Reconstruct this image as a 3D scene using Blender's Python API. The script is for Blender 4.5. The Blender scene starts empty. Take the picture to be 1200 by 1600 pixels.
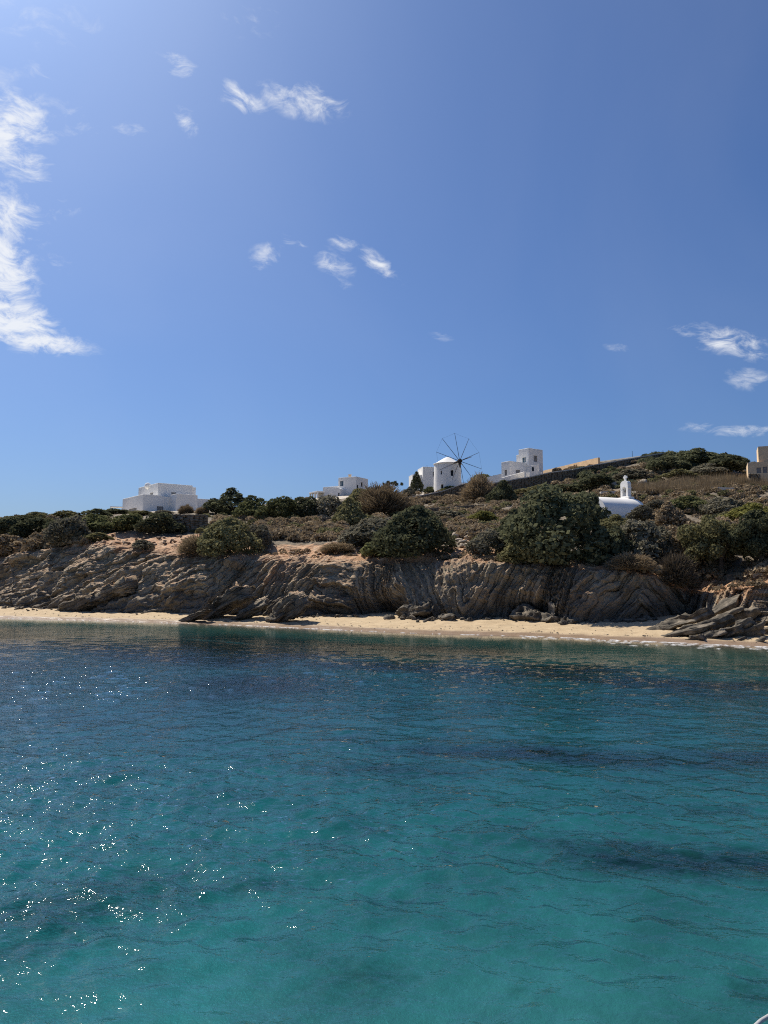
import bpy, bmesh, math, random
import numpy as np
from mathutils import Vector, Matrix

S = bpy.context.scene
COL = S.collection
R = math.radians

# ------------------------------------------------------------------ camera
F = 1200.0                     # focal length in pixels of the 1200 x 1600 picture
PITCH = R(5.0)
CAMZ = 4.0
cam_data = bpy.data.cameras.new('camera')
cam = bpy.data.objects.new('camera', cam_data)
COL.objects.link(cam)
cam.location = (0, 0, CAMZ)
cam.rotation_euler = (R(90) + PITCH, 0, 0)
cam_data.sensor_fit = 'HORIZONTAL'
cam_data.sensor_width = 36.0
cam_data.lens = 36.0 * F / 1200.0
cam_data.clip_start = 0.05
cam_data.clip_end = 3000
S.camera = cam
S.render.resolution_x, S.render.resolution_y = 768, 1024

# ------------------------------------------------------------------ world, sun, exposure
SUN_AZ, SUN_EL = -38.0, 51.0   # azimuth from +Y (negative = left), elevation
EXPOSURE = 0.25
SKY_STRENGTH = 0.079
CLOUD_VALUE = 10.0
SUN_STRENGTH = 4.9
sun_dir = Vector((math.sin(R(SUN_AZ)) * math.cos(R(SUN_EL)), math.cos(R(SUN_AZ)) * math.cos(R(SUN_EL)), math.sin(R(SUN_EL))))
sd = bpy.data.lights.new('sun', 'SUN')
sd.energy = SUN_STRENGTH
sd.angle = R(0.5)
sd.color = (1.0, 0.93, 0.82)
sun = bpy.data.objects.new('sun', sd)
COL.objects.link(sun)
sun.rotation_euler = (-sun_dir).to_track_quat('-Z', 'Y').to_euler()
sun.location = (-60, 40, 80)

fw = Vector((0, math.cos(PITCH), math.sin(PITCH)))
up = Vector((0, -math.sin(PITCH), math.cos(PITCH)))


def ray(px, py):
    return fw + Vector((1, 0, 0)) * ((px - 600) / F) - up * ((py - 800) / F)


W = bpy.data.worlds.new('World')
S.world = W
W.use_nodes = True


def build_world():
    nt = W.node_tree
    nt.nodes.clear()
    N, L = nt.nodes.new, nt.links.new
    out = N('ShaderNodeOutputWorld')
    bg = N('ShaderNodeBackground')
    bg.inputs['Strength'].default_value = SKY_STRENGTH
    L(bg.outputs[0], out.inputs[0])
    sky = N('ShaderNodeTexSky')
    sky.sky_type = 'NISHITA'
    sky.sun_disc = False
    sky.sun_elevation = R(SUN_EL)
    sky.sun_rotation = R(SUN_AZ)
    sky.altitude = 0
    sky.air_density = 1.0
    sky.dust_density = 1.6
    sky.ozone_density = 6.0
    tc = N('ShaderNodeTexCoord')
    # clouds: soft patches of fleece at fixed directions of the sky
    clouds = [  # px, py, half width, half height, tilt, weight
        (-30, 195, 175, 98, -8, 1.4), (30, 250, 90, 62, 30, 1.1), (10, 335, 110, 105, 20, 1.1), (-30, 425, 130, 130, 0, 1.5),
        (20, 500, 130, 72, 25, 1.4), (60, 533, 140, 34, 9, 1.4), (97, 320, 50, 34, 20, .7), (85, 415, 50, 40, 20, .65),
        (278, 98, 62, 34, 30, .95), (292, 192, 32, 44, -30, .9), (205, 204, 60, 24, 18, .8), (110, 185, 130, 55, 12, .62),
        (378, 153, 70, 36, 24, 1.05), (475, 156, 130, 48, 10, 1.05), (415, 402, 50, 40, -20, .92), (520, 410, 62, 34, 22, 1.0),
        (590, 413, 70, 26, 38, 1.0), (455, 380, 60, 22, 20, .75), (540, 382, 54, 22, 20, .85), (540, 447, 40, 18, 40, .7),
        (1138, 534, 140, 40, 14, 1.05), (1172, 592, 70, 32, 8, .85), (1142, 671, 120, 19, 3, 1.1), (965, 543, 40, 16, 15, .75),
        (688, 525, 34, 15, 15, .7), (50, 112, 150, 34, 4, .62), (380, 25, 150, 60, 8, .55), (60, 30, 190, 80, 10, .62),
        (-330, 330, 260, 220, -10, 1.0), (-500, 620, 220, 40, 4, .9), (1500, 500, 150, 50, 8, .9),
        (1750, 640, 180, 30, 3, .9), (700, -260, 200, 70, 14, .9), (100, -320, 220, 110, -8, .9), (1300, -150, 150, 50, 20, .8),
    ]
    prev = None
    for (px, py, a, b, tilt, wt) in clouds:
        a, b = a * .84, b * .80
        z = ray(px, py).normalized()
        x = Vector((1, 0, 0)); x = (x - z * x.dot(z)).normalized()
        y = z.cross(x)                       # points up-ish or down
        if y.z < 0:
            y = -y
        ta = R(-tilt)
        x2 = x * math.cos(ta) + y * math.sin(ta)
        y2 = z.cross(x2)
        k = ray(px, py).length * F
        uv = []
        for axis in (x2 * (k / a), y2 * (k / b)):
            dp = N('ShaderNodeVectorMath'); dp.operation = 'DOT_PRODUCT'
            dp.inputs[1].default_value = axis
            L(tc.outputs['Generated'], dp.inputs[0])
            uv.append(dp.outputs['Value'])
        m1 = N('ShaderNodeMath'); m1.operation = 'MULTIPLY'
        L(uv[0], m1.inputs[0]); L(uv[0], m1.inputs[1])
        m2 = N('ShaderNodeMath'); m2.operation = 'MULTIPLY_ADD'
        L(uv[1], m2.inputs[0]); L(uv[1], m2.inputs[1]); L(m1.outputs[0], m2.inputs[2])
        m3 = N('ShaderNodeMath'); m3.operation = 'MULTIPLY_ADD'
        m3.inputs[1].default_value = -wt; m3.inputs[2].default_value = wt
        L(m2.outputs[0], m3.inputs[0])
        mx = N('ShaderNodeMath'); mx.operation = 'MAXIMUM'
        mx.inputs[0].default_value = 0.0
        if prev is not None:
            L(prev, mx.inputs[0])
        L(m3.outputs[0], mx.inputs[1])
        prev = mx.outputs[0]
    # fleecy noise, stretched along the wind
    wp = N('ShaderNodeTexNoise'); wp.inputs['Scale'].default_value = 9; wp.inputs['Detail'].default_value = 3
    L(tc.outputs['Generated'], wp.inputs['Vector'])
    wv = N('ShaderNodeVectorMath'); wv.operation = 'MULTIPLY_ADD'
    wv.inputs[1].default_value = (.07, .07, .07)
    L(wp.outputs['Color'], wv.inputs[0]); L(tc.outputs['Generated'], wv.inputs[2])
    mp = N('ShaderNodeMapping'); mp.inputs['Rotation'].default_value = (0, R(-20), 0); mp.inputs['Scale'].default_value = (22, 22, 52)
    L(wv.outputs[0], mp.inputs['Vector'])
    n1 = N('ShaderNodeTexNoise'); n1.inputs['Scale'].default_value = 1.3; n1.inputs['Detail'].default_value = 7
    n1.inputs['Roughness'].default_value = .66; n1.inputs['Distortion'].default_value = .35
    L(mp.outputs[0], n1.inputs['Vector'])
    # density = smoothstep(mask + (noise-.5)*k)
    ma = N('ShaderNodeMath'); ma.operation = 'MULTIPLY_ADD'; ma.inputs[1].default_value = 4.6; ma.inputs[2].default_value = -2.55
    L(n1.outputs['Fac'], ma.inputs[0])
    ad = N('ShaderNodeMath'); ad.operation = 'ADD'
    L(ma.outputs[0], ad.inputs[0]); L(prev, ad.inputs[1])
    mul = N('ShaderNodeMath'); mul.operation = 'MULTIPLY'
    L(ad.outputs[0], mul.inputs[0]); L(prev, mul.inputs[1])
    d = N('ShaderNodeMapRange'); d.interpolation_type = 'SMOOTHSTEP'
    d.inputs['From Min'].default_value = 0.0; d.inputs['From Max'].default_value = 1.9
    d.inputs['To Max'].default_value = 0.88
    L(mul.outputs[0], d.inputs['Value'])
    # a thin veil of cirrus everywhere
    n2 = N('ShaderNodeTexNoise'); n2.inputs['Scale'].default_value = 2.2; n2.inputs['Detail'].default_value = 5; n2.inputs['Distortion'].default_value = .6
    L(tc.outputs['Generated'], n2.inputs['Vector'])
    v = N('ShaderNodeMapRange'); v.inputs['From Min'].default_value = .42; v.inputs['From Max'].default_value = .8; v.inputs['To Max'].default_value = .05
    L(n2.outputs['Fac'], v.inputs['Value'])
    mxx = N('ShaderNodeMath'); mxx.operation = 'MAXIMUM'
    L(d.outputs[0], mxx.inputs[0]); L(v.outputs[0], mxx.inputs[1])
    mix = N('ShaderNodeMix'); mix.data_type = 'RGBA'
    L(mxx.outputs[0], mix.inputs['Factor'])
    tint = N('ShaderNodeMix'); tint.data_type = 'RGBA'; tint.blend_type = 'MULTIPLY'
    tint.inputs['Factor'].default_value = 1.0
    tint.inputs['B'].default_value = (.585, .755, 1.0, 1)
    L(sky.outputs[0], tint.inputs['A'])
    L(tint.outputs['Result'], mix.inputs['A'])
    mix.inputs['B'].default_value = (CLOUD_VALUE * .98, CLOUD_VALUE, CLOUD_VALUE * 1.03, 1)
    L(mix.outputs['Result'], bg.inputs['Color'])


build_world()
S.view_settings.view_transform = 'Standard'
S.view_settings.look = 'None'
S.view_settings.exposure = EXPOSURE
S.view_settings.gamma = 1.0
S.view_settings.use_curve_mapping = False
S.render.engine = 'CYCLES'
S.cycles.use_denoising = False   # the ripples and leaves are finer than a denoiser keeps
S.cycles.filter_width = 1.1
S.cycles.max_bounces = 8
S.cycles.transparent_max_bounces = 12
S.cycles.sample_clamp_indirect = 6.0

# ------------------------------------------------------------------ helpers
rng = np.random.default_rng(7)
random.seed(7)


def _hash(ix, iy, iz, seed):
    h = (ix * 374761393 + iy * 668265263 + iz * 2147483647 + seed * 1274126177) & 0xFFFFFFFF
    h = ((h ^ (h >> 13)) * 1274126177) & 0xFFFFFFFF
    h = h ^ (h >> 16)
    return (h & 0xFFFFFF) / float(0xFFFFFF)


def vnoise(x, y, z=0.0, seed=0):
    x, y, z = np.broadcast_arrays(np.asarray(x, float), np.asarray(y, float), np.asarray(z, float))
    ix, iy, iz = np.floor(x).astype(np.int64), np.floor(y).astype(np.int64), np.floor(z).astype(np.int64)
    fx, fy, fz = x - ix, y - iy, z - iz
    sx, sy, sz = fx * fx * (3 - 2 * fx), fy * fy * (3 - 2 * fy), fz * fz * (3 - 2 * fz)
    r = 0
    for dx in (0, 1):
        for dy in (0, 1):
            for dz in (0, 1):
                w = (sx if dx else 1 - sx) * (sy if dy else 1 - sy) * (sz if dz else 1 - sz)
                r = r + w * _hash(ix + dx, iy + dy, iz + dz, seed)
    return r * 2 - 1


def fbm(x, y, z=0.0, oct=4, seed=0, gain=.5):
    r, a, f = 0, 1.0, 1.0
    for i in range(oct):
        r = r + a * vnoise(np.asarray(x) * f, np.asarray(y) * f, np.asarray(z) * f, seed + i * 17)
        a *= gain
        f *= 2.03
    return r


def new_mesh(name, verts, quads=None, tris=None, smooth=False):
    me = bpy.data.meshes.new(name)
    verts = np.asarray(verts, np.float32)
    nq = 0 if quads is None else len(quads)
    ntr = 0 if tris is None else len(tris)
    me.vertices.add(len(verts))
    me.vertices.foreach_set('co', verts.ravel())
    loops = []
    if nq:
        loops.append(np.asarray(quads, np.int32).ravel())
    if ntr:
        loops.append(np.asarray(tris, np.int32).ravel())
    loops = np.concatenate(loops)
    me.loops.add(len(loops))
    me.loops.foreach_set('vertex_index', loops)
    starts = np.concatenate([np.arange(nq) * 4, nq * 4 + np.arange(ntr) * 3]).astype(np.int32)
    me.polygons.add(nq + ntr)
    me.polygons.foreach_set('loop_start', starts)
    me.update(calc_edges=True)
    me.validate()
    if smooth:
        me.polygons.foreach_set('use_smooth', np.ones(len(me.polygons), bool))
    return me


def grid_mesh(name, P, smooth=True, attrs=None):
    nr, nc = P.shape[:2]
    i = np.arange(nr - 1)[:, None] * nc + np.arange(nc - 1)[None, :]
    q = np.stack([i, i + 1, i + nc + 1, i + nc], -1).reshape(-1, 4)
    me = new_mesh(name, P.reshape(-1, 3), q, smooth=smooth)
    for k, v in (attrs or {}).items():
        at = me.attributes.new(k, 'FLOAT', 'POINT')
        at.data.foreach_set('value', np.asarray(v, np.float32).ravel())
    return me


def link(name, me, mat=None, parent=None, kind=None, label=None, cat=None, group=None):
    o = bpy.data.objects.new(name, me)
    COL.objects.link(o)
    if me is not None and mat is not None and len(me.materials) == 0:
        me.materials.append(mat)
    if parent is not None:
        o.parent = parent
    if kind:
        o['kind'] = kind
    if label:
        o['label'] = label
    if cat:
        o['category'] = cat
    if group:
        o['group'] = group
    return o


def thing(name, loc, rz, label, cat, group=None):
    o = link(name, None, label=label, cat=cat, group=group)
    o.location = loc
    o.rotation_euler = (0, 0, rz)
    o.empty_display_size = .3
    return o


def bm_obj(name, bm, mat, parent=None, smooth=False, **kw):
    me = bpy.data.meshes.new(name)
    bm.normal_update()
    bm.to_mesh(me)
    bm.free()
    if smooth:
        me.polygons.foreach_set('use_smooth', np.ones(len(me.polygons), bool))
    return link(name, me, mat, parent, **kw)


def bm_box(bm, x0, x1, y0, y1, z0, z1, bev=0.0):
    m = Matrix.Translation(((x0 + x1) / 2, (y0 + y1) / 2, (z0 + z1) / 2)) @ Matrix.Diagonal((x1 - x0, y1 - y0, z1 - z0, 1))
    r = bmesh.ops.create_cube(bm, size=1.0, matrix=m)
    if bev > 0:
        es = list({e for v in r['verts'] for e in v.link_edges})
        bmesh.ops.bevel(bm, geom=es, offset=bev, segments=2, affect='EDGES', profile=.5)


def bm_tube(bm, pts, rad, n=8, cap=True):
    pts = [Vector(p) for p in pts]
    rads = rad if isinstance(rad, (list, tuple)) else [rad] * len(pts)
    rings = []
    for i, p in enumerate(pts):
        t = (pts[min(i + 1, len(pts) - 1)] - pts[max(i - 1, 0)]).normalized()
        a = t.cross(Vector((0, 0, 1)))
        if a.length < 1e-3:
            a = t.cross(Vector((1, 0, 0)))
        a.normalize()
        b = t.cross(a)
        rings.append([bm.verts.new(p + (a * math.cos(2 * math.pi * k / n) + b * math.sin(2 * math.pi * k / n)) * rads[i]) for k in range(n)])
    for i in range(len(rings) - 1):
        for k in range(n):
            bm.faces.new((rings[i][k], rings[i][(k + 1) % n], rings[i + 1][(k + 1) % n], rings[i + 1][k]))
    if cap:
        bm.faces.new(rings[0][::-1])
        bm.faces.new(rings[-1])


# ------------------------------------------------------------------ materials
def mat_new(name):
    m = bpy.data.materials.new(name)
    m.use_nodes = True
    nt = m.node_tree
    p = nt.nodes['Principled BSDF']
    p.inputs['Roughness'].default_value = .85
    p.inputs['Specular IOR Level'].default_value = .2
    return m, nt, p


def ramp(nt, stops, fac, interp='LINEAR'):
    r = nt.nodes.new('ShaderNodeValToRGB')
    r.color_ramp.interpolation = interp
    e = r.color_ramp.elements
    e[0].position, e[0].color = stops[0][0], (*stops[0][1], 1)
    e[1].position, e[1].color = stops[-1][0], (*stops[-1][1], 1)
    for pos, c in stops[1:-1]:
        x = e.new(pos)
        x.color = (*c, 1)
    nt.links.new(fac, r.inputs['Fac'])
    return r.outputs['Color']


def noise(nt, scale, detail=4, rough=.55, dist=0.0, vec=None, stretch=None):
    n = nt.nodes.new('ShaderNodeTexNoise')
    n.inputs['Scale'].default_value = scale
    n.inputs['Detail'].default_value = detail
    n.inputs['Roughness'].default_value = rough
    n.inputs['Distortion'].default_value = dist
    if vec is None:
        tc = nt.nodes.new('ShaderNodeTexCoord')
        vec = tc.outputs['Object']
    if stretch:
        mp = nt.nodes.new('ShaderNodeMapping')
        mp.inputs['Scale'].default_value = stretch
        nt.links.new(vec, mp.inputs['Vector'])
        vec = mp.outputs[0]
    nt.links.new(vec, n.inputs['Vector'])
    return n.outputs['Fac']


def mixc(nt, fac, a, b, blend='MIX'):
    m = nt.nodes.new('ShaderNodeMix')
    m.data_type = 'RGBA'
    m.blend_type = blend
    for sock, v in ((m.inputs['Factor'], fac), (m.inputs['A'], a), (m.inputs['B'], b)):
        if isinstance(v, (int, float)):
            sock.default_value = v
        elif isinstance(v, tuple):
            sock.default_value = (*v, 1)
        else:
            nt.links.new(v, sock)
    return m.outputs['Result']


def maprange(nt, val, a, b, c=0.0, d=1.0, smooth=True):
    m = nt.nodes.new('ShaderNodeMapRange')
    if smooth:
        m.interpolation_type = 'SMOOTHSTEP'
    m.inputs['From Min'].default_value = a
    m.inputs['From Max'].default_value = b
    m.inputs['To Min'].default_value = c
    m.inputs['To Max'].default_value = d
    nt.links.new(val, m.inputs['Value'])
    return m.outputs[0]


def attr(nt, name, out='Fac'):
    a = nt.nodes.new('ShaderNodeAttribute')
    a.attribute_name = name
    return a.outputs[out]


def bump(nt, p, h, strength=.5, dist=.05):
    b = nt.nodes.new('ShaderNodeBump')
    b.inputs['Strength'].default_value = strength
    b.inputs['Distance'].default_value = dist
    nt.links.new(h, b.inputs['Height'])
    nt.links.new(b.outputs[0], p.inputs['Normal'])
    return b


def m_plaster(name, col, dirt=.12):
    m, nt, p = mat_new(name)
    n = noise(nt, .9, 5)
    dark = tuple(c * (1 - dirt) for c in col)
    L = nt.links.new
    c = ramp(nt, [(.35, dark), (.6, col)], n)
    st = noise(nt, 1.0, 3, stretch=(3.0, 3.0, .25))
    c2 = mixc(nt, maprange(nt, st, .5, .8, 0, .35), c, tuple(x * .86 for x in col))
    L(c2, p.inputs['Base Color'])
    bump(nt, p, noise(nt, 9, 4), .25, .02)
    return m


def m_flat(name, col, rough=.6, vary=.15, scale=4.0, metal=0.0):
    m, nt, p = mat_new(name)
    c = ramp(nt, [(.3, tuple(x * (1 - vary) for x in col)), (.7, tuple(min(1, x * (1 + vary)) for x in col))], noise(nt, scale, 3))
    nt.links.new(c, p.inputs['Base Color'])
    p.inputs['Roughness'].default_value = rough
    p.inputs['Metallic'].default_value = metal
    return m


M = {}
M['white'] = m_plaster('white_lime_plaster', (.90, .875, .82), .08)
M['tan'] = m_plaster('tan_render', (.80, .60, .38), .14)
M['tan_wall'] = m_plaster('tan_wall_render', (.84, .58, .34), .18)
M['shutter'] = m_flat('grey_shutter', (.27, .26, .25), .6, .08)
M['dark_opening'] = m_flat('dark_pane', (.03, .035, .045), .2)
M['blue_glass'] = m_flat('blue_glass', (.05, .10, .14), .08)
M['wood'] = m_flat('weathered_dark_wood', (.05, .04, .035), .8)
M['iron'] = m_flat('dark_iron', (.03, .03, .03), .5)
M['bronze'] = m_flat('dark_bronze', (.06, .05, .03), .4)
M['concrete'] = m_plaster('pale_concrete', (.66, .61, .53), .2)
M['path'] = m_plaster('pale_path_concrete', (.42, .39, .35), .2)
M['steel'] = m_flat('painted_rail', (.40, .40, .39), .5, .05)


def m_leaf(name, c0, c1, trans=.25):
    m = bpy.data.materials.new(name)
    m.use_nodes = True
    nt = m.node_tree
    nt.nodes.clear()
    N, L = nt.nodes.new, nt.links.new
    out = N('ShaderNodeOutputMaterial')
    t = attr(nt, 'tint')
    oi = N('ShaderNodeObjectInfo')
    c = ramp(nt, [(.0, c0), (1.0, c1)], t)
    v = maprange(nt, oi.outputs['Random'], 0, 1, .78, 1.22, False)
    hs = N('ShaderNodeHueSaturation')
    L(v, hs.inputs['Value'])
    hs.inputs['Hue'].default_value = .5
    L(c, hs.inputs['Color'])
    df = N('ShaderNodeBsdfDiffuse')
    tr = N('ShaderNodeBsdfTranslucent')
    L(hs.outputs[0], df.inputs['Color'])
    L(hs.outputs[0], tr.inputs['Color'])
    mx = N('ShaderNodeMixShader')
    mx.inputs[0].default_value = trans
    L(df.outputs[0], mx.inputs[1])
    L(tr.outputs[0], mx.inputs[2])
    L(mx.outputs[0], out.inputs[0])
    return m


M['leaf_dark'] = m_leaf('leaf_dark_green', (.06, .066, .04), (.20, .205, .115), .32)
M['leaf_green'] = m_leaf('leaf_green', (.085, .094, .046), (.25, .255, .115), .32)
M['leaf_olive'] = m_leaf('leaf_olive', (.12, .115, .058), (.32, .295, .15), .3)
M['leaf_yellow'] = m_leaf('leaf_yellow_green', (.13, .135, .045), (.33, .31, .10), .3)
M['leaf_grey'] = m_leaf('leaf_grey_green', (.13, .122, .088), (.34, .31, .225), .3)
M['twig_brown'] = m_leaf('twig_grey_brown', (.19, .145, .092), (.43, .335, .215), .2)
M['twig_pale'] = m_leaf('twig_pale', (.10, .08, .055), (.26, .21, .15), .1)
M['grass_dry'] = m_leaf('grass_dry', (.16, .12, .075), (.36, .28, .18), .3)
M['bark'] = m_flat('bark_grey_brown', (.10, .075, .055), .9, .3, 8)

# rock and ground ----------------------------------------------------


def m_rock(name='schist_cliff'):
    m, nt, p = mat_new(name)
    L = nt.links.new
    q = attr(nt, 'strata')
    tc = nt.nodes.new('ShaderNodeTexCoord')
    wob = noise(nt, .6, 4, vec=tc.outputs['Object'])
    ad = nt.nodes.new('ShaderNodeMath'); ad.operation = 'MULTIPLY_ADD'; ad.inputs[1].default_value = .9
    L(wob, ad.inputs[0]); L(q, ad.inputs[2])
    cv = nt.nodes.new('ShaderNodeCombineXYZ')
    L(ad.outputs[0], cv.inputs[0])
    al = nt.nodes.new('ShaderNodeMath'); al.operation = 'MULTIPLY'; al.inputs[1].default_value = .20
    L(attr(nt, 'along'), al.inputs[0]); L(al.outputs[0], cv.inputs[1])
    band = noise(nt, 2.4, 6, .72, .3, vec=cv.outputs[0])
    fine = noise(nt, 7.5, 5, .7, .4, vec=cv.outputs[0])
    vo = nt.nodes.new('ShaderNodeTexVoronoi'); vo.feature = 'DISTANCE_TO_EDGE'; vo.inputs['Scale'].default_value = 1.35
    wv = nt.nodes.new('ShaderNodeVectorMath'); wv.operation = 'MULTIPLY_ADD'; wv.inputs[1].default_value = (.45, .25, 0)
    wn = nt.nodes.new('ShaderNodeTexNoise'); wn.inputs['Scale'].default_value = 1.4; wn.inputs['Detail'].default_value = 4
    L(tc.outputs['Object'], wn.inputs['Vector']); L(wn.outputs['Color'], wv.inputs[0]); L(cv.outputs[0], wv.inputs[2])
    L(wv.outputs[0], vo.inputs['Vector'])
    crack = maprange(nt, vo.outputs['Distance'], .0, .09)
    base = ramp(nt, [(.24, (.20, .165, .115)), (.42, (.42, .34, .23)), (.58, (.54, .44, .295)), (.76, (.68, .57, .40))], band)
    base = mixc(nt, .5, base, ramp(nt, [(.3, (.10, .086, .066)), (.7, (.56, .46, .33))], fine))
    # broad patches: rusty brown, pale lime crust
    pn = noise(nt, .22, 5, .6, vec=tc.outputs['Object'])
    base = mixc(nt, maprange(nt, pn, .5, .68, 0, .6), base, (.30, .20, .12))
    cr = noise(nt, .5, 6, .7, 1.2, vec=tc.outputs['Object'])
    base = mixc(nt, maprange(nt, cr, .63, .74, 0, .75), base, (.52, .45, .34))
    base = mixc(nt, crack, mixc(nt, maprange(nt, noise(nt, .7, 3, vec=tc.outputs['Object']), .35, .65, .15, .68), base, (.03, .027, .022)), base)
    # darker towards the foot, with an uneven upper edge
    geo = nt.nodes.new('ShaderNodeNewGeometry')
    sp = nt.nodes.new('ShaderNodeSeparateXYZ'); L(geo.outputs['Position'], sp.inputs[0])
    foot = noise(nt, .35, 3, vec=tc.outputs['Object'])
    ft = nt.nodes.new('ShaderNodeMath'); ft.operation = 'MULTIPLY_ADD'; ft.inputs[1].default_value = -4.4
    L(foot, ft.inputs[0]); L(sp.outputs['Z'], ft.inputs[2])
    base = mixc(nt, maprange(nt, ft.outputs[0], .6, -.6, 0, .65), base, (.085, .085, .078))
    # loose ochre soil lying on ledges and along the rim
    ns = nt.nodes.new('ShaderNodeSeparateXYZ'); L(geo.outputs['Normal'], ns.inputs[0])
    soil = ramp(nt, [(.3, (.36, .18, .09)), (.5, (.46, .29, .17)), (.72, (.56, .43, .30))], noise(nt, 1.1, 6, .7, vec=tc.outputs['Object']))
    rimf = attr(nt, 'rim')
    ledge = maprange(nt, ns.outputs['Z'], .60, .9, 0, .8)
    g = nt.nodes.new('ShaderNodeMath'); g.operation = 'MAXIMUM'
    lm = nt.nodes.new('ShaderNodeMath'); lm.operation = 'MULTIPLY'
    L(ledge, lm.inputs[0])
    L(maprange(nt, sp.outputs['Z'], 1.2, 3.5, .12, .8), lm.inputs[1])
    rn = noise(nt, .9, 5, .7, vec=tc.outputs['Object'])
    rs = nt.nodes.new('ShaderNodeMath'); rs.operation = 'MULTIPLY_ADD'; rs.inputs[1].default_value = 1.3; 
    L(rn, rs.inputs[0]); L(rimf, rs.inputs[2])
    L(lm.outputs[0], g.inputs[0]); L(maprange(nt, rs.outputs[0], 1.0, 1.35, 0, 1), g.inputs[1])
    base = mixc(nt, g.outputs[0], base, soil)
    L(base, p.inputs['Base Color'])
    hb = nt.nodes.new('ShaderNodeMath'); hb.operation = 'ADD'
    L(fine, hb.inputs[0]); L(noise(nt, 3.2, 6, .7, vec=tc.outputs['Object']), hb.inputs[1])
    hc = nt.nodes.new('ShaderNodeMath'); hc.operation = 'MULTIPLY_ADD'; hc.inputs[1].default_value = .9
    L(crack, hc.inputs[0]); L(hb.outputs[0], hc.inputs[2])
    bump(nt, p, hc.outputs[0], 1.0, .2)
    return m


M['rock'] = m_rock()


def m_hill():
    m, nt, p = mat_new('hillside_soil')
    L = nt.links.new
    tc = nt.nodes.new('ShaderNodeTexCoord')
    o = tc.outputs['Object']
    soil = ramp(nt, [(.3, (.40, .19, .09)), (.5, (.50, .30, .17)), (.72, (.58, .43, .29))], noise(nt, 1.1, 6, .7, vec=o))
    scr = ramp(nt, [(.3, (.13, .105, .072)), (.55, (.21, .17, .12)), (.75, (.31, .25, .175))], noise(nt, .8, 7, .75, vec=o))
    c = attr(nt, 'cover')
    n = noise(nt, .8, 5, .7, vec=o)
    s = nt.nodes.new('ShaderNodeMath'); s.operation = 'MULTIPLY_ADD'; s.inputs[1].default_value = 1.0
    L(n, s.inputs[0]); L(c, s.inputs[2])
    base = mixc(nt, maprange(nt, s.outputs[0], .7, 1.05), soil, scr)
    sand = attr(nt, 'grassy')
    base = mixc(nt, maprange(nt, sand, 0, 1, 0, .8), base, ramp(nt, [(.3, (.22, .165, .11)), (.7, (.38, .30, .21))], noise(nt, 2, 5, .7, vec=o)))
    # pale earth and paving added round the buildings to bounce sun onto their walls
    base = mixc(nt, maprange(nt, attr(nt, 'bounce_ground'), .25, .75), base, ramp(nt, [(.3, (.50, .43, .34)), (.7, (.66, .59, .49))], noise(nt, 1.5, 5, .6, vec=o)))
    peb = nt.nodes.new('ShaderNodeTexVoronoi'); peb.inputs['Scale'].default_value = 2.6
    L(o, peb.inputs['Vector'])
    L(base, p.inputs['Base Color'])
    hb = nt.nodes.new('ShaderNodeMath'); hb.operation = 'MULTIPLY_ADD'; hb.inputs[1].default_value = -.6
    L(peb.outputs['Distance'], hb.inputs[0]); L(noise(nt, 3.5, 6, .7, vec=o), hb.inputs[2])
    bump(nt, p, hb.outputs[0], .9, .2)
    return m


M['hill'] = m_hill()


def m_sand():
    m, nt, p = mat_new('beach_sand')
    L = nt.links.new
    tc = nt.nodes.new('ShaderNodeTexCoord')
    o = tc.outputs['Object']
    dry = ramp(nt, [(.3, (.42, .31, .185)), (.7, (.54, .42, .265))], noise(nt, 1.2, 6, .7, vec=o))
    dry = mixc(nt, maprange(nt, noise(nt, 5.0, 5, .75, vec=o), .58, .75, 0, .5), dry, (.30, .22, .15))
    geo = nt.nodes.new('ShaderNodeNewGeometry')
    sp = nt.nodes.new('ShaderNodeSeparateXYZ'); L(geo.outputs['Position'], sp.inputs[0])
    w = nt.nodes.new('ShaderNodeMath'); w.operation = 'MULTIPLY_ADD'; w.inputs[1].default_value = .12
    L(noise(nt, .5, 4, vec=o), w.inputs[0]); L(sp.outputs['Z'], w.inputs[2])
    wet = maprange(nt, w.outputs[0], .30, .17)
    col = mixc(nt, wet, dry, (.27, .19, .125))
    # sea bed: pale sand with dark meadows of seagrass
    bed = ramp(nt, [(.35, (.30, .26, .205)), (.65, (.46, .40, .32))], noise(nt, .5, 5, .6, vec=o))
    bed = mixc(nt, maprange(nt, sp.outputs['Z'], -1.3, -.25), bed, (.27, .20, .125))
    gm = attr(nt, 'meadow')
    gn = noise(nt, .5, 8, .74, .4, vec=o)
    gs = nt.nodes.new('ShaderNodeMath'); gs.operation = 'MULTIPLY_ADD'; gs.inputs[1].default_value = .9
    gs.inputs[1].default_value = 1.5
    L(gn, gs.inputs[0]); L(gm, gs.inputs[2])
    grass = ramp(nt, [(.3, (.022, .030, .022)), (.7, (.075, .082, .045))], noise(nt, 2.2, 5, .7, vec=o))
    bed = mixc(nt, maprange(nt, gs.outputs[0], .92, 1.75), bed, grass)
    col = mixc(nt, maprange(nt, sp.outputs['Z'], -.05, -.35), col, bed)
    L(col, p.inputs['Base Color'])
    L(maprange(nt, wet, 0, 1, .9, .35), p.inputs['Roughness'])
    bump(nt, p, noise(nt, 2.5, 6, .7, vec=o), .7, .08)
    return m


M['sand'] = m_sand()


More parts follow.
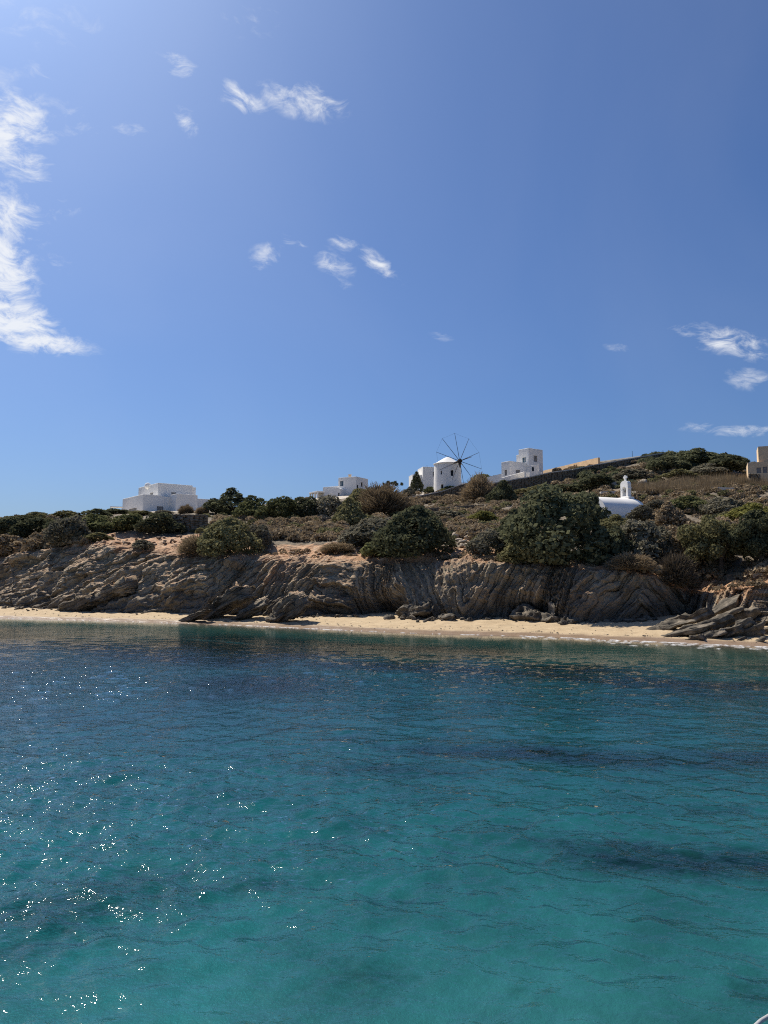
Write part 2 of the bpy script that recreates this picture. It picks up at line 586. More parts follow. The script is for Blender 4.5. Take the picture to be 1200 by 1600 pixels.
def m_water():
    m = bpy.data.materials.new('sea_water')
    m.use_nodes = True
    nt = m.node_tree
    nt.nodes.clear()
    N, L = nt.nodes.new, nt.links.new
    out = N('ShaderNodeOutputMaterial')
    tc = N('ShaderNodeTexCoord')
    o = tc.outputs['Object']
    # ripples finer than the mesh carries
    def crest(angle, long_, scale, detail, rough):
        mpp = N('ShaderNodeMapping'); mpp.vector_type = 'TEXTURE'
        mpp.inputs['Rotation'].default_value = (0, 0, R(angle)); mpp.inputs['Scale'].default_value = (long_, 1, 1)
        L(o, mpp.inputs['Vector'])
        return noise(nt, scale, detail, rough, .25, vec=mpp.outputs[0])
    r1 = crest(-24, 2.4, 4.4, 3, .55)
    r2 = crest(18, 2.0, 8.0, 3, .58)
    s = N('ShaderNodeMath'); s.operation = 'MULTIPLY_ADD'; s.inputs[1].default_value = .5
    L(r2, s.inputs[0]); L(r1, s.inputs[2])
    calm = attr(nt, 'fine')
    h = N('ShaderNodeMath'); h.operation = 'MULTIPLY'
    L(s.outputs[0], h.inputs[0]); L(calm, h.inputs[1])
    b = N('ShaderNodeBump'); b.inputs['Strength'].default_value = 1.0; b.inputs['Distance'].default_value = .065
    L(h.outputs[0], b.inputs['Height'])
    # reflectance of water by angle (Schlick, F0 = .022), the same from above and below
    gm = N('ShaderNodeNewGeometry')
    dt = N('ShaderNodeVectorMath'); dt.operation = 'DOT_PRODUCT'
    L(b.outputs[0], dt.inputs[0]); L(gm.outputs['Incoming'], dt.inputs[1])
    ab = N('ShaderNodeMath'); ab.operation = 'ABSOLUTE'; L(dt.outputs['Value'], ab.inputs[0])
    om = N('ShaderNodeMath'); om.operation = 'SUBTRACT'; om.inputs[0].default_value = 1.0; om.use_clamp = True
    L(ab.outputs[0], om.inputs[1])
    pw = N('ShaderNodeMath'); pw.operation = 'POWER'; pw.inputs[1].default_value = 4.7; L(om.outputs[0], pw.inputs[0])
    fr = N('ShaderNodeMath'); fr.operation = 'MULTIPLY_ADD'; fr.inputs[1].default_value = .975; fr.inputs[2].default_value = .025
    L(pw.outputs[0], fr.inputs[0])
    gl = N('ShaderNodeBsdfGlossy'); gl.inputs['Roughness'].default_value = .03
    L(b.outputs[0], gl.inputs['Normal'])
    tr = N('ShaderNodeBsdfTransparent')
    mx = N('ShaderNodeMixShader')
    L(fr.outputs[0], mx.inputs[0]); L(tr.outputs[0], mx.inputs[1]); L(gl.outputs[0], mx.inputs[2])
    L(mx.outputs[0], out.inputs['Surface'])
    va = N('ShaderNodeVolumeAbsorption')
    va.inputs['Color'].default_value = (.22, .715, .775, 1)
    va.inputs['Density'].default_value = .45
    L(va.outputs[0], out.inputs['Volume'])
    return m


M['water'] = m_water()
M['foam'] = m_flat('sea_foam', (.75, .75, .74), .5, .1)

# ------------------------------------------------------------------ shore frame
O2 = np.array([-8.0, 65.0])
T2 = np.array([.884, -.4675])
N2 = np.array([.4675, .884])


def to_ab(x, y):
    dx, dy = x - O2[0], y - O2[1]
    return dx * T2[0] + dy * T2[1], dx * N2[0] + dy * N2[1]


def to_xy(a, b):
    return O2[0] + a * T2[0] + b * N2[0], O2[1] + a * T2[1] + b * N2[1]


def at_depth(px, py, D):
    d = ray(px, py)
    return Vector((0, 0, CAMZ)) + d * (D / d.y)


def hit_b(px, py, b):
    """point of the ray on the vertical sheet at distance b inland of the mean shoreline"""
    d = ray(px, py)
    # (x,y) = t*(dx,dy): b = ((t dx - Ox) Nx + (t dy - Oy) Ny)
    t = (b + O2[0] * N2[0] + O2[1] * N2[1]) / (d.x * N2[0] + d.y * N2[1])
    return Vector((0, 0, CAMZ)) + d * t


rim_px = [(-200, 876, 17), (0, 868, 15.5), (60, 862, 14), (110, 850, 13), (170, 848, 11.5), (235, 858, 10.8), (300, 864, 10.8), (370, 868, 10.8), (430, 871, 12),
          (470, 872, 10.8), (550, 875, 10.2), (640, 873, 10.2), (685, 874, 11.2), (730, 872, 10), (800, 879, 9.7), (900, 884, 9.5), (985, 891, 9.6),
          (1035, 902, 11), (1075, 925, 13.5), (1110, 925, 11.5), (1150, 917, 9.0), (1200, 915, 8.0), (1300, 905, 7.5), (1450, 900, 8)]
rim_a, rim_b, rim_z = [], [], []
for px, py, b in rim_px:
    P = hit_b(px, py, b)
    a, bb = to_ab(P.x, P.y)
    rim_a.append(a); rim_b.append(b); rim_z.append(P.z)
rim_a = [-200] + rim_a + [80]
rim_b = [17] + rim_b + [8]
rim_z = [rim_z[0]] + rim_z + [rim_z[-1]]

ctrl = {-200: [(850, 115), (815, 165), (812, 185)], 0: [(840, 108), (814, 150), (810, 170)], 100: [(836, 103), (814, 140), (809, 165)],
        200: [(837, 97), (814, 130), (801, 165)], 300: [(840, 93), (806, 148), (799, 168)], 430: [(850, 86), (817, 115), (790, 170)],
        550: [(856, 79), (822, 105), (784, 165), (774, 192)], 640: [(854, 77), (807, 115), (777, 172), (770, 190)],
        720: [(859, 73), (829, 88), (800, 125), (786, 161), (769, 177), (766, 195)], 790: [(842, 80), (804, 110), (778, 160), (757, 176), (752, 190)],
        870: [(862, 69), (812, 95), (782, 130), (766, 158), (741, 175), (740, 190)], 950: [(852, 72), (808, 92), (779, 122), (750, 158), (725, 174), (723, 185)],
        1080: [(880, 66), (824, 84), (792, 108), (757, 140), (712, 175)], 1200: [(884, 59), (832, 76), (792, 102), (762, 132), (744, 155)],
        1400: [(850, 64), (790, 105), (750, 160)]}
cp = []
for px, l in ctrl.items():
    for py, D in l:
        P = at_depth(px, py, D)
        cp.append((P.x, P.y, P.z))
    px_, py_, D_ = px, l[-1][0], l[-1][1]
    P = at_depth(px_, py_, D_)
    Q = at_depth(px_, py_, D_ * 1.5)
    cp.append((Q.x, Q.y, P.z - 2.0))
for a, b, z in zip(rim_a[1:-1], rim_b[1:-1], rim_z[1:-1]):
    x, y = to_xy(a, b)
    cp.append((x, y, z))
cp = np.array(cp)


def tps(r2):
    return np.where(r2 > 1e-9, .5 * r2 * np.log(np.maximum(r2, 1e-9)), 0.0)


n_ = len(cp)
XY = cp[:, :2] / 50.0
d2 = ((XY[:, None] - XY[None]) ** 2).sum(-1)
A_ = np.zeros((n_ + 3, n_ + 3))
A_[:n_, :n_] = tps(d2) + np.eye(n_) * .0015
A_[:n_, n_] = 1; A_[:n_, n_ + 1:] = XY
A_[n_, :n_] = 1; A_[n_ + 1:, :n_] = XY.T
rhs = np.concatenate([cp[:, 2], np.zeros(3)])
WT = np.linalg.solve(A_, rhs)


def Hs(x, y):
    x = np.asarray(x, float); y = np.asarray(y, float)
    sh = x.shape
    xx, yy = x.ravel() / 50.0, y.ravel() / 50.0
    z = WT[n_] + WT[n_ + 1] * xx + WT[n_ + 2] * yy
    for i in range(n_):
        z = z + WT[i] * tps((xx - XY[i, 0]) ** 2 + (yy - XY[i, 1]) ** 2)
    return z.reshape(sh)


def H(x, y):
    a, b = to_ab(np.asarray(x, float), np.asarray(y, float))
    rb = np.interp(a, rim_a, rim_b)
    rz = np.interp(a, rim_a, rim_z)
    w = np.clip((b - rb) / 5.0, 0, 1)
    w = w * w * (3 - 2 * w)
    z = Hs(x, y) * w + (1 - w) * (rz + (b - rb) * .16)
    far = np.clip((b - rb) / 3.0, 0, 1)
    z = z + far * (.28 * fbm(np.asarray(x) * .25, np.asarray(y) * .25, 0, 4, 3) + .10 * fbm(np.asarray(x) * 1.1, np.asarray(y) * 1.1, 0, 3, 9))
    return z


def ground(px, py, dmin=None):
    """where the line of sight through a picture point first meets the hillside"""
    d = ray(px, py)
    Ds = np.arange(46, 240, .25)
    x, y, z = d.x / d.y * Ds, Ds, CAMZ + d.z / d.y * Ds
    a, b = to_ab(x, y)
    ok = b > np.interp(a, rim_a, rim_b)
    h = H(x, y)
    idx = np.where(ok & (z <= h) & (Ds > (dmin or 0)))[0]
    i = idx[0] if len(idx) else np.argmin(np.where(ok, np.abs(z - h), 1e9))
    return Vector((x[i], y[i], float(h[i])))


# ------------------------------------------------------------------ cliff and hillside (one continuous surface, split at the rim)
acols = np.concatenate([np.linspace(-190, -56, 90)[:-1], np.arange(-54, 35, .085), np.linspace(36, 80, 40)])
NV = 132
v = np.linspace(0, 1, NV)[:, None]
a = acols[None, :]
rb = np.interp(acols, rim_a, rim_b)[None, :]
rz = np.interp(acols, rim_a, rim_z)[None, :]


def a_of_px(px, b=8.0):
    P = hit_b(px, 950, b)
    return to_ab(P.x, P.y)[0]


# plan of the cliff foot: buttresses run out, caves run in
foot_pts = [(-300, 6.0), (0, 5.4), (70, 5.2), (110, 4.4), (160, 5.0), (200, 4.6), (250, 4.9), (300, 4.8), (345, 5.2), (400, 5.4), (430, 4.4), (480, 5.0), (540, 5.8),
            (590, 7.2), (625, 8.0), (660, 6.0), (700, 5.3), (740, 5.6), (790, 6.5), (830, 7.2), (865, 6.1), (900, 5.6), (940, 6.2), (985, 7.6), (1020, 9.4), (1050, 11.2),
            (1075, 10.6), (1100, 8.2), (1130, 6.2), (1165, 5.8), (1200, 5.2), (1300, 4.6), (1500, 5)]
fa = [a_of_px(p) for p, _ in foot_pts]
bf = np.interp(acols, fa, [b for _, b in foot_pts])[None, :]
# small breaks of the plan
bf = bf + .35 * fbm(acols * .55, 0, 0, 3, 5)[None, :]
rbn = rb + .55 * fbm(acols * .45, 3.0, 0, 4, 21)[None, :]
zfoot = -0.6
prof = np.where(v < .82, v * .93 / .82, .93 + (v - .82) * .07 / .18)     # height fraction
zz = zfoot + (rz - zfoot) * prof
steep = np.interp(acols, [a_of_px(p) for p in (-100, 60, 200, 420, 520, 1000, 1060, 1120, 1200)], [1.1, 1.15, 1.5, 1.9, 2.6, 2.4, 1.3, 1.25, 1.4])[None, :]
bb = bf + (rbn - bf) * (.30 * v ** .9 + .70 * v ** steep)
# undercuts at the foot
for (px, wa, dep) in ((610, 2.6, 1.5), (825, 2.2, 1.1), (760, 1.2, .5), (700, .5, .4), (1030, 2.0, 1.2)):
    ac = a_of_px(px)
    bb = bb + dep * np.exp(-((a - ac) / wa) ** 2) * np.exp(-((zz - .9) / 1.1) ** 2)
# bedding
dip_px = [(-200, 25), (0, 27), (200, 32), (330, 36), (420, 30), (500, 18), (560, 22), (610, 38), (680, 44), (740, 50), (850, 46), (900, 36), (1000, 34), (1060, 38), (1130, 34), (1200, 30), (1400, 30)]
dip = np.interp(acols, [a_of_px(p) for p, _ in dip_px], [d for _, d in dip_px])
g = np.concatenate([[0], np.cumsum(np.diff(acols) * np.tan(np.radians((dip[1:] + dip[:-1]) / 2)))])
q = (zz - g[None, :]) * np.cos(np.radians(dip))[None, :]
q = q + .35 * fbm(a * .35, zz * .35, 0, 3, 31)
pal = zz * np.sin(np.radians(dip))[None, :] + a * np.cos(np.radians(dip))[None, :]


def layer(q, seed, soft=.28):
    """random relief that is constant inside a bed and steps between beds"""
    i = np.floor(q).astype(np.int64)
    f = q - i
    t = np.clip((f - (1 - soft)) / soft, 0, 1)
    t = t * t * (3 - 2 * t)
    zr = np.zeros_like(i)
    return (_hash(i, zr, zr, seed) * (1 - t) + _hash(i + 1, zr, zr, seed) * t) * 2 - 1


fadef = np.clip(v / .06, 0, 1) * np.clip((1 - v) / .10, .12, 1)
rough_right = np.interp(acols, [a_of_px(p) for p in (0, 300, 1030, 1080, 1200)], [1.0, 1.1, 1.0, 1.7, 1.5])[None, :]
disp = (.42 * layer(q * .50 + .25 * vnoise(pal * .3, q * .4, 0, 8), 41, .12) + .40 * layer(q * 1.25 + .35 * vnoise(pal * .6, q, 0, 9), 42, .14)
        + .20 * layer(q * 2.9 + .4 * vnoise(pal * 1.1, q * 2, 0, 10), 43, .18)) * (.55 + .9 * np.abs(vnoise(pal * .25, q * .5, 0, 11))) * rough_right
# joints that cut the beds into blocks
crev = np.exp(-((np.mod(q * 1.25 + .35 * vnoise(pal * .6, q, 0, 9), 1) - .90) / .07) ** 2) * np.clip(.3 + vnoise(pal * .35, q * .8, 0, 14), 0, 1)
disp = disp - .34 * crev
jn = layer(pal * .45 + .6 * vnoise(pal * .2, q * .7, 0, 12) + .5 * np.floor(q * .5), 44, .1)
disp = disp + .30 * jn + .40 * fbm(a * .22, zz * .28, 1.0, 3, 51) + .16 * (1 - 2 * np.abs(fbm(a * .8 + q * .4, zz * .8, 0, 3, 53))) + .13 * fbm(a * 2.6, zz * 2.6, 0, 4, 55, .6)
disp = disp * fadef
bb = bb - disp
zz = zz + .18 * disp * (v > .1) + .10 * fbm(a * 1.3, v * 6, 0, 3, 61) * fadef
# crumbled rim
zz = zz + np.clip((v - .8) / .2, 0, 1) * .22 * fbm(a * .9, v * 9, 0, 4, 63)
cx, cy = to_xy(a + 0 * v, bb)
Pc = np.stack([cx, cy, zz], -1)
rimattr = np.clip((v - .72) / .28, 0, 1) + 0 * a
# gullies of pale soil come down the face
for px, wa, lo in ((436, 1.6, .35), (345, .9, .75), (170, 1.5, .6), (690, 1.1, .6), (1165, 2.2, .45), (735, 1.2, .8)):
    ac = a_of_px(px)
    rimattr = np.maximum(rimattr, np.exp(-((a - ac + (1 - v) * 1.4) / wa) ** 2) * np.clip((v - lo) / .25, 0, 1) * .85)

# hill rows
steps = np.concatenate([[.0], np.cumsum(np.concatenate([np.full(28, .16), np.geomspace(.18, 3.2, 110)]))])
NH = len(steps)
brow = rbn + steps[:, None]
brow[0] = bb[-1]
hx, hy = to_xy(a + 0 * brow, brow)
hz = H(hx, hy)
blend = np.clip(steps / 2.5, 0, 1)[:, None]
hz = hz * blend + (1 - blend) * (Pc[-1, :, 2][None, :] + (brow - brow[0]) * .16)
crumb = np.clip(1 - steps / 6, 0, 1)[:, None]
hz[1:] += (crumb * .22 * fbm(hx * .9, hy * .9, 0, 4, 71))[1:]
Ph = np.stack([hx, hy, hz], -1)
Ph[0] = Pc[-1]

link('cliff', grid_mesh('cliff', Pc, False, {'strata': q + 0 * v, 'rim': rimattr, 'along': pal + 0 * v}), M['rock'], kind='structure')

# how much scrub covers the soil: bare ochre strip near the rim, dense behind
ha, hb_ = to_ab(hx, hy)
cover = np.clip((brow - rbn - 2.6) / 4.5, 0, 1)


def zone(px, py, wa, wb, D=None):
    P = ground(px, py)
    za, zb = to_ab(P.x, P.y)
    return np.exp(-((ha - za) / wa) ** 2 - ((hb_ - zb) / wb) ** 2)


bare = np.maximum.reduce([zone(245, 843, 9, 3.2), zone(170, 846, 6, 2.6), zone(310, 842, 5, 2.0), zone(500, 862, 4.5, 2.5), zone(560, 868, 5, 1.5), zone(735, 862, 2.0, 3.5), zone(300, 838, 3, 1.5), zone(740, 842, 2.2, 3)])
cover = np.clip(cover - 1.0 * bare, 0, 1)
bounce_ground = np.clip(np.maximum.reduce([zone(px_, py_, wa_, wb_) for px_, py_, wa_, wb_ in  # pale ground patches added to throw sunlight up at the shaded facades
               ((225, 799, 12, 7), (290, 799, 9, 7), (535, 776, 11, 6), (700, 769, 8, 6), (668, 770, 7, 6), (800, 752, 8, 6), (838, 748, 8, 6), (968, 806, 4, 3.5), (1190, 744, 8, 4))]) * 1.4, 0, 1)
grassy = np.clip(np.maximum.reduce([zone(1010, 766, 12, 4), zone(1150, 760, 16, 6), zone(1090, 762, 14, 5), zone(1180, 750, 14, 4)]), 0, 1)
link('hillside', grid_mesh('hillside', Ph, True, {'cover': cover, 'grassy': grassy, 'bounce_ground': bounce_ground}), M['hill'], kind='structure')

# ------------------------------------------------------------------ beach and sea bed
sh_px = [(0, 966), (180, 970.5), (360, 976.5), (520, 984), (660, 990), (840, 994.5), (980, 1001), (1200, 1011)]
sa, sb = [], []
for px, py in sh_px:
    d = ray(px, py)
    t = -CAMZ / d.z
    aa, b_ = to_ab(d.x * t, d.y * t)
    sa.append(aa); sb.append(b_)
sa = [-200] + sa + [80]
sb = [sb[0] + 2] + sb + [sb[-1]]
ba = np.concatenate([np.linspace(-200, -58, 80)[:-1], np.arange(-58, 60, .4), np.linspace(60, 130, 50)])
rows = np.concatenate([-np.geomspace(95, 3, 150), np.linspace(-2.9, 16, 150)])
gb = rows[:, None] + np.interp(ba, sa, sb)[None, :]
ga = ba[None, :] + 0 * gb
off = rows[:, None] + 0 * gb
depth = np.interp(rows, [-95, -55, -35, -18, -8, -3, 0, 3, 6, 9, 16], [-4.2, -3.2, -2.3, -1.5, -1.0, -.5, 0, .36, .62, .85, 1.3])[:, None]
bz = depth + .04 * fbm(ga * .5, gb * .5, 0, 4, 81) + np.where(off > .3, .06 * fbm(ga * 1.8, gb * 1.8, 0, 3, 83), 0) + np.where(off < -6, .10 * fbm(ga * .12, gb * .2, 0, 3, 85), 0)
gx, gy = to_xy(ga, gb)
# seagrass meadows on the bed
meadow = np.zeros_like(gx)


def bed_z(x, y):
    aa, b_ = to_ab(x, y)
    return np.interp(b_ - np.interp(aa, sa, sb), rows, depth[:, 0])


def bed_at(px, py):
    d = ray(px, py)
    t = np.linspace(3, 130, 6000)
    x, y, z = d.x * t, d.y * t, CAMZ + d.z * t
    i = int(np.argmax(z <= bed_z(x, y)))
    return float(x[i]), float(y[i])


def meadow_at(px, py, wx, wy, rot, wgt):
    global meadow
    x0, y0 = bed_at(px, py)
    c, s_ = math.cos(R(rot)), math.sin(R(rot))
    u_ = (gx - x0) * c + (gy - y0) * s_
    w_ = -(gx - x0) * s_ + (gy - y0) * c
    meadow = np.maximum(meadow, wgt * np.exp(-(u_ / wx) ** 2 - (w_ / wy) ** 2))


for m_ in ((1090, 1352, 4.2, 1.2, -6, .85), (950, 1328, 3.0, .7, -10, .75), (565, 1530, 1.3, 1.2, 10, .62), (130, 1410, 3.2, 2.0, 18, .8), (380, 1385, 2.4, .8, 0, .6),
           (20, 1480, 1.4, .9, 20, .7), (400, 1070, 6, 5, 10, .95), (860, 1180, 7, 1.8, -16, .9), (620, 1205, 4.5, 1.2, -12, .7), (600, 1040, 9, 3, -25, .9), (880, 1045, 6, 2.4, -28, .95),
           (1150, 1185, 4, 1.6, -10, .8), (1190, 1560, 1.0, 1.1, 0, .55), (120, 1010, 14, 4, -25, .55), (1120, 1270, 3, .7, -10, .6), (760, 1560, 1.2, .35, -8, .45), (300, 1250, 4, .8, -4, .5)):
    meadow_at(*m_)
band = np.clip((-off - 1.5) / 3, 0, 1) * np.clip((21 + off) / 9, 0, 1)
meadow = np.maximum(meadow, band * np.clip(.50 + .6 * fbm(ga * .07, gb * .16, 0, 3, 87), 0, 1))
Pb = np.stack([gx, gy, bz], -1)
isea = int(np.argmin(np.abs(rows)))
link('seabed', grid_mesh('seabed', Pb[:isea + 1], True, {'meadow': meadow[:isea + 1]}), M['sand'], kind='structure')
link('beach', grid_mesh('beach', Pb[isea:], True, {'meadow': meadow[isea:] * 0}), M['sand'], kind='structure')

# ------------------------------------------------------------------ sea


def sea():
    half = [0.0]
    while half[-1] < 150:
        half.append(half[-1] + max(.06, (half[-1] - 7) * .022 + .06))
    half = np.array(half)
    xs = np.concatenate([-half[::-1][:-1], half])
    ys = np.concatenate([np.linspace(-40, 4, 30)[:-1], [4.0]])
    y = 4.0
    far = []
    while y < 104:
        y += max(.045, y * .0056)
        far.append(y)
    ys = np.concatenate([ys, far])
    X, Y = np.meshgrid(xs, ys)
    dxs = np.gradient(xs)[None, :]
    dys = np.gradient(ys)[:, None]
    cell = np.maximum(dxs, dys * .8)
    A, B = to_ab(X, Y)
    offs = B - np.interp(A.ravel(), sa, sb).reshape(A.shape)
    calm = np.clip((-offs - 2) / 27, 0.15, 1) ** 1.5
    gust = .75 + .45 * fbm(X * .06 + 3, Y * .09, 0, 3, 91)
    amp = np.clip(calm * gust, .03, 1.3)
    Z = np.zeros_like(X)
    r_ = np.random.default_rng(5)
    near = np.clip(1.55 - Y / 60, .8, 1.5)
    for i in range(96):
        lam = .20 * (2.8 / .20) ** (r_.random() ** 1.6)
        th = R(66 + r_.normal(0, 62))
        k = 2 * math.pi / lam
        ph = r_.random() * 6.28
        a_ = lam * .0084 * min(1, (.8 / lam) ** .9)
        arg = k * (X * math.cos(th) + Y * math.sin(th)) + ph
        mod = .6 + .5 * vnoise(X / (lam * 5) + i * 7, Y / (lam * 5), 0, i)
        att = np.clip((lam / cell - 3.0) / 2.5, 0, 1)
        Z += a_ * att * mod * (np.sin(arg) - .28 * np.cos(2 * arg))
    Z *= amp * near
    nr, nc = X.shape
    top = np.stack([X, Y, Z], -1).reshape(-1, 3)
    i = np.arange(nr - 1)[:, None] * nc + np.arange(nc - 1)[None, :]
    qd = np.stack([i, i + 1, i + nc + 1, i + nc], -1).reshape(-1, 4)
    # close the body of water: walls and bottom
    border = np.concatenate([np.arange(nc), (np.arange(1, nr)) * nc + nc - 1, (nr - 1) * nc + np.arange(nc - 2, -1, -1), np.arange(nr - 2, 0, -1) * nc])
    low = top[border].copy()
    low[:, 2] = -7
    base = len(top)
    nb = len(border)
    j = np.arange(nb)
    walls = np.stack([border, base + j, base + (j + 1) % nb, border[(j + 1) % nb]], -1)
    V = np.concatenate([top, low, [[0, 30, -7]]])
    fan = np.stack([base + (j + 1) % nb, base + j, np.full(nb, base + nb)], -1)
    me = new_mesh('sea', V, np.concatenate([qd, walls]), fan, smooth=True)
    at = me.attributes.new('ripple', 'FLOAT', 'POINT')
    at.data.foreach_set('value', np.concatenate([amp.ravel(), np.ones(nb + 1)]).astype(np.float32))
    fine = amp * np.clip(.92 + (Y - 9) / 80, .92, 1.1)
    at = me.attributes.new('fine', 'FLOAT', 'POINT')
    at.data.foreach_set('value', np.concatenate([fine.ravel(), np.ones(nb + 1)]).astype(np.float32))
    link('sea', me, M['water'], kind='structure')


sea()


def foam():
    r_ = np.random.default_rng(11)
    vs, fs = [], []
    for px in np.arange(-20, 1230, .55):
        hot = .06 + .22 * (px > 820) + .14 * (380 < px < 560)
        if r_.random() > hot * .8:
            continue
        aa = a_of_px(px, 0) + r_.normal(0, .2)
        off = r_.normal(-.10, .08) if r_.random() < .35 else -abs(r_.normal(0, 1.3)) * (px > 820) - .05
        L_, W_ = r_.uniform(.06, .32), r_.uniform(.015, .05)
        b0 = np.interp(aa, sa, sb) + off
        x, y = to_xy(aa, b0)
        n = 7
        ring = []
        for k in range(n):
            th = 2 * math.pi * k / n
            u_, w_ = L_ * math.cos(th) * r_.uniform(.7, 1.2), W_ * math.sin(th) * r_.uniform(.7, 1.3)
            ring.append((x + u_ * T2[0] + w_ * N2[0], y + u_ * T2[1] + w_ * N2[1], .016))
        c0 = len(vs)
        vs += ring + [(x, y, .035)]
        fs += [(c0 + k, c0 + (k + 1) % n, c0 + n) for k in range(n)]
    link('shore_foam', new_mesh('shore_foam', vs, None, fs), M['foam'], kind='stuff', label='flecks of white foam along the waterline of the beach', cat='foam')


foam()


def strand_line():
    r_ = np.random.default_rng(19)
    vs, fs = [], []
    for _ in range(380):
        aa = r_.uniform(a_of_px(-20, 0), a_of_px(1225, 0))
        line = 1.9 + .5 * float(vnoise(aa * .25, 0, 0, 5)) + r_.normal(0, .16) if r_.random() < .6 else r_.uniform(1.0, 4.6)
        x, y = to_xy(aa, float(np.interp(aa, sa, sb)) + line)
        z = float(np.interp(line, rows, depth[:, 0])) + .03
        n, L_ = 5, r_.uniform(.02, .075)
        c0 = len(vs)
        for k in range(n):
            th = 2 * math.pi * k / n
            vs.append((x + L_ * 1.6 * math.cos(th) * r_.uniform(.6, 1.3), y + L_ * math.sin(th) * r_.uniform(.6, 1.3), z))
        vs.append((x, y, z + L_ * .7))
        fs += [(c0 + k, c0 + (k + 1) % n, c0 + n) for k in range(n)]
    link('seaweed', new_mesh('seaweed', vs, None, fs), M['wood'], kind='stuff', label='scraps of dry seaweed and pebbles strewn along the sand', cat='seaweed')


strand_line()

# ------------------------------------------------------------------ rocks


def rock_mesh(name, L_, W_, H_, seed, facets=5, strata=0.0, nu=30, nv=16, power=.75, wedge=0.0):
    """angular rock: a squared ellipsoid cut by random planes, stepped along its beds; wedge narrows its low end"""
    r_ = np.random.default_rng(seed)
    th = np.linspace(0, 2 * np.pi, nu, endpoint=False)[None, :]
    ph = np.linspace(-np.pi / 2, np.pi / 2, nv)[:, None]

    def sp(c, e):
        return np.sign(c) * np.abs(c) ** e
    x = sp(np.cos(ph), power) * sp(np.cos(th), power)
    y = sp(np.cos(ph), power) * sp(np.sin(th), power)
    z = sp(np.sin(ph), power) + 0 * th
    P = np.stack([x, y, z], -1)
    for _ in range(facets):
        n = r_.normal(size=3); n /= np.linalg.norm(n)
        dcut = r_.uniform(.45, .8)
        t = np.maximum(P @ n - dcut, 0)
        P = P - t[..., None] * n
    if wedge:
        f = np.clip((P[..., 0] + 1) / 2, 0, 1)
        k = (1 - wedge) + wedge * f ** .7
        P[..., 1] *= k
        P[..., 2] *= k
    P = P * np.array([L_ / 2, W_ / 2, H_ / 2])
    s = 2.2 / max(.3, (L_ + W_ + H_) / 3)
    nrm = P / (np.linalg.norm(P / np.array([L_, W_, H_]), axis=-1, keepdims=True) + 1e-6) / np.array([L_, W_, H_]) ** 2
    nrm = nrm / (np.linalg.norm(nrm, axis=-1, keepdims=True) + 1e-6)
    amp = .10 * min(L_, W_, H_)
    d = amp * (fbm(P[..., 0] * s + seed, P[..., 1] * s, P[..., 2] * s, 4, seed) + .8 * (1 - 2 * np.abs(fbm(P[..., 0] * s * 1.7, P[..., 1] * s * 1.7 + seed, P[..., 2] * s * 1.7, 3, seed + 9))))
    if strata:
        qq = P[..., 2] / strata + .9 * fbm(P[..., 0] * .8, P[..., 1] * .8, 0, 2, seed + 3)
        ends = layer(P[..., 0] / (strata * 5) + np.floor(qq) * 1.7, seed + 6, .12)
        d = d + amp * 1.9 * layer(qq, seed + 5, .2) + amp * .7 * ends
    P = P + nrm * d[..., None]
    i = np.arange(nv - 1)[:, None] * nu + np.arange(nu)[None, :]
    i2 = np.arange(nv - 1)[:, None] * nu + (np.arange(nu)[None, :] + 1) % nu
    qd = np.stack([i, i2, i2 + nu, i + nu], -1).reshape(-1, 4)
    me = new_mesh(name, P.reshape(-1, 3), qd, smooth=False)
    at = me.attributes.new('strata', 'FLOAT', 'POINT')
    at.data.foreach_set('value', (P[..., 2] * (1.0 if strata == 0 else 1.6) + seed * .37).astype(np.float32).ravel())
    at = me.attributes.new('rim', 'FLOAT', 'POINT')
    at.data.foreach_set('value', np.zeros(nu * nv, np.float32))
    at = me.attributes.new('along', 'FLOAT', 'POINT')
    at.data.foreach_set('value', (P[..., 0] * 1.6 + seed).astype(np.float32).ravel())
    return me


def m_stone(name, stops):
    m, nt, p = mat_new(name)
    tc = nt.nodes.new('ShaderNodeTexCoord')
    oi = nt.nodes.new('ShaderNodeObjectInfo')
    ad = nt.nodes.new('ShaderNodeVectorMath')
    nt.links.new(tc.outputs['Object'], ad.inputs[0]); nt.links.new(oi.outputs['Random'], ad.inputs[1])
    c = ramp(nt, stops, noise(nt, 1.6, 6, .7, vec=ad.outputs[0]))
    c = mixc(nt, 1.0, c, ramp(nt, [(0, (.75, .73, .70)), (1, (1, 1, 1))], oi.outputs['Random']), 'MULTIPLY')
    nt.links.new(c, p.inputs['Base Color'])
    bump(nt, p, noise(nt, 5, 6, .7), .8, .06)
    return m


M['slab'] = m_stone('dark_schist_slab', [(.3, (.06, .053, .042)), (.5, (.13, .112, .085)), (.72, (.36, .30, .225))])
M['pale_stone'] = m_stone('pale_stone', [(.3, (.32, .26, .19)), (.7, (.58, .51, .41))])
M['brown_stone'] = m_stone('brown_stone', [(.3, (.16, .11, .075)), (.7, (.36, .26, .18))])
M['wall_stone'] = m_stone('field_stone', [(.3, (.15, .123, .09)), (.55, (.30, .25, .185)), (.75, (.48, .41, .31))])


def sand_at(px, py):
    x, y = bed_at(px, py)
    return Vector((x, y, float(bed_z(x, y))))


along = math.atan2(T2[1], T2[0])


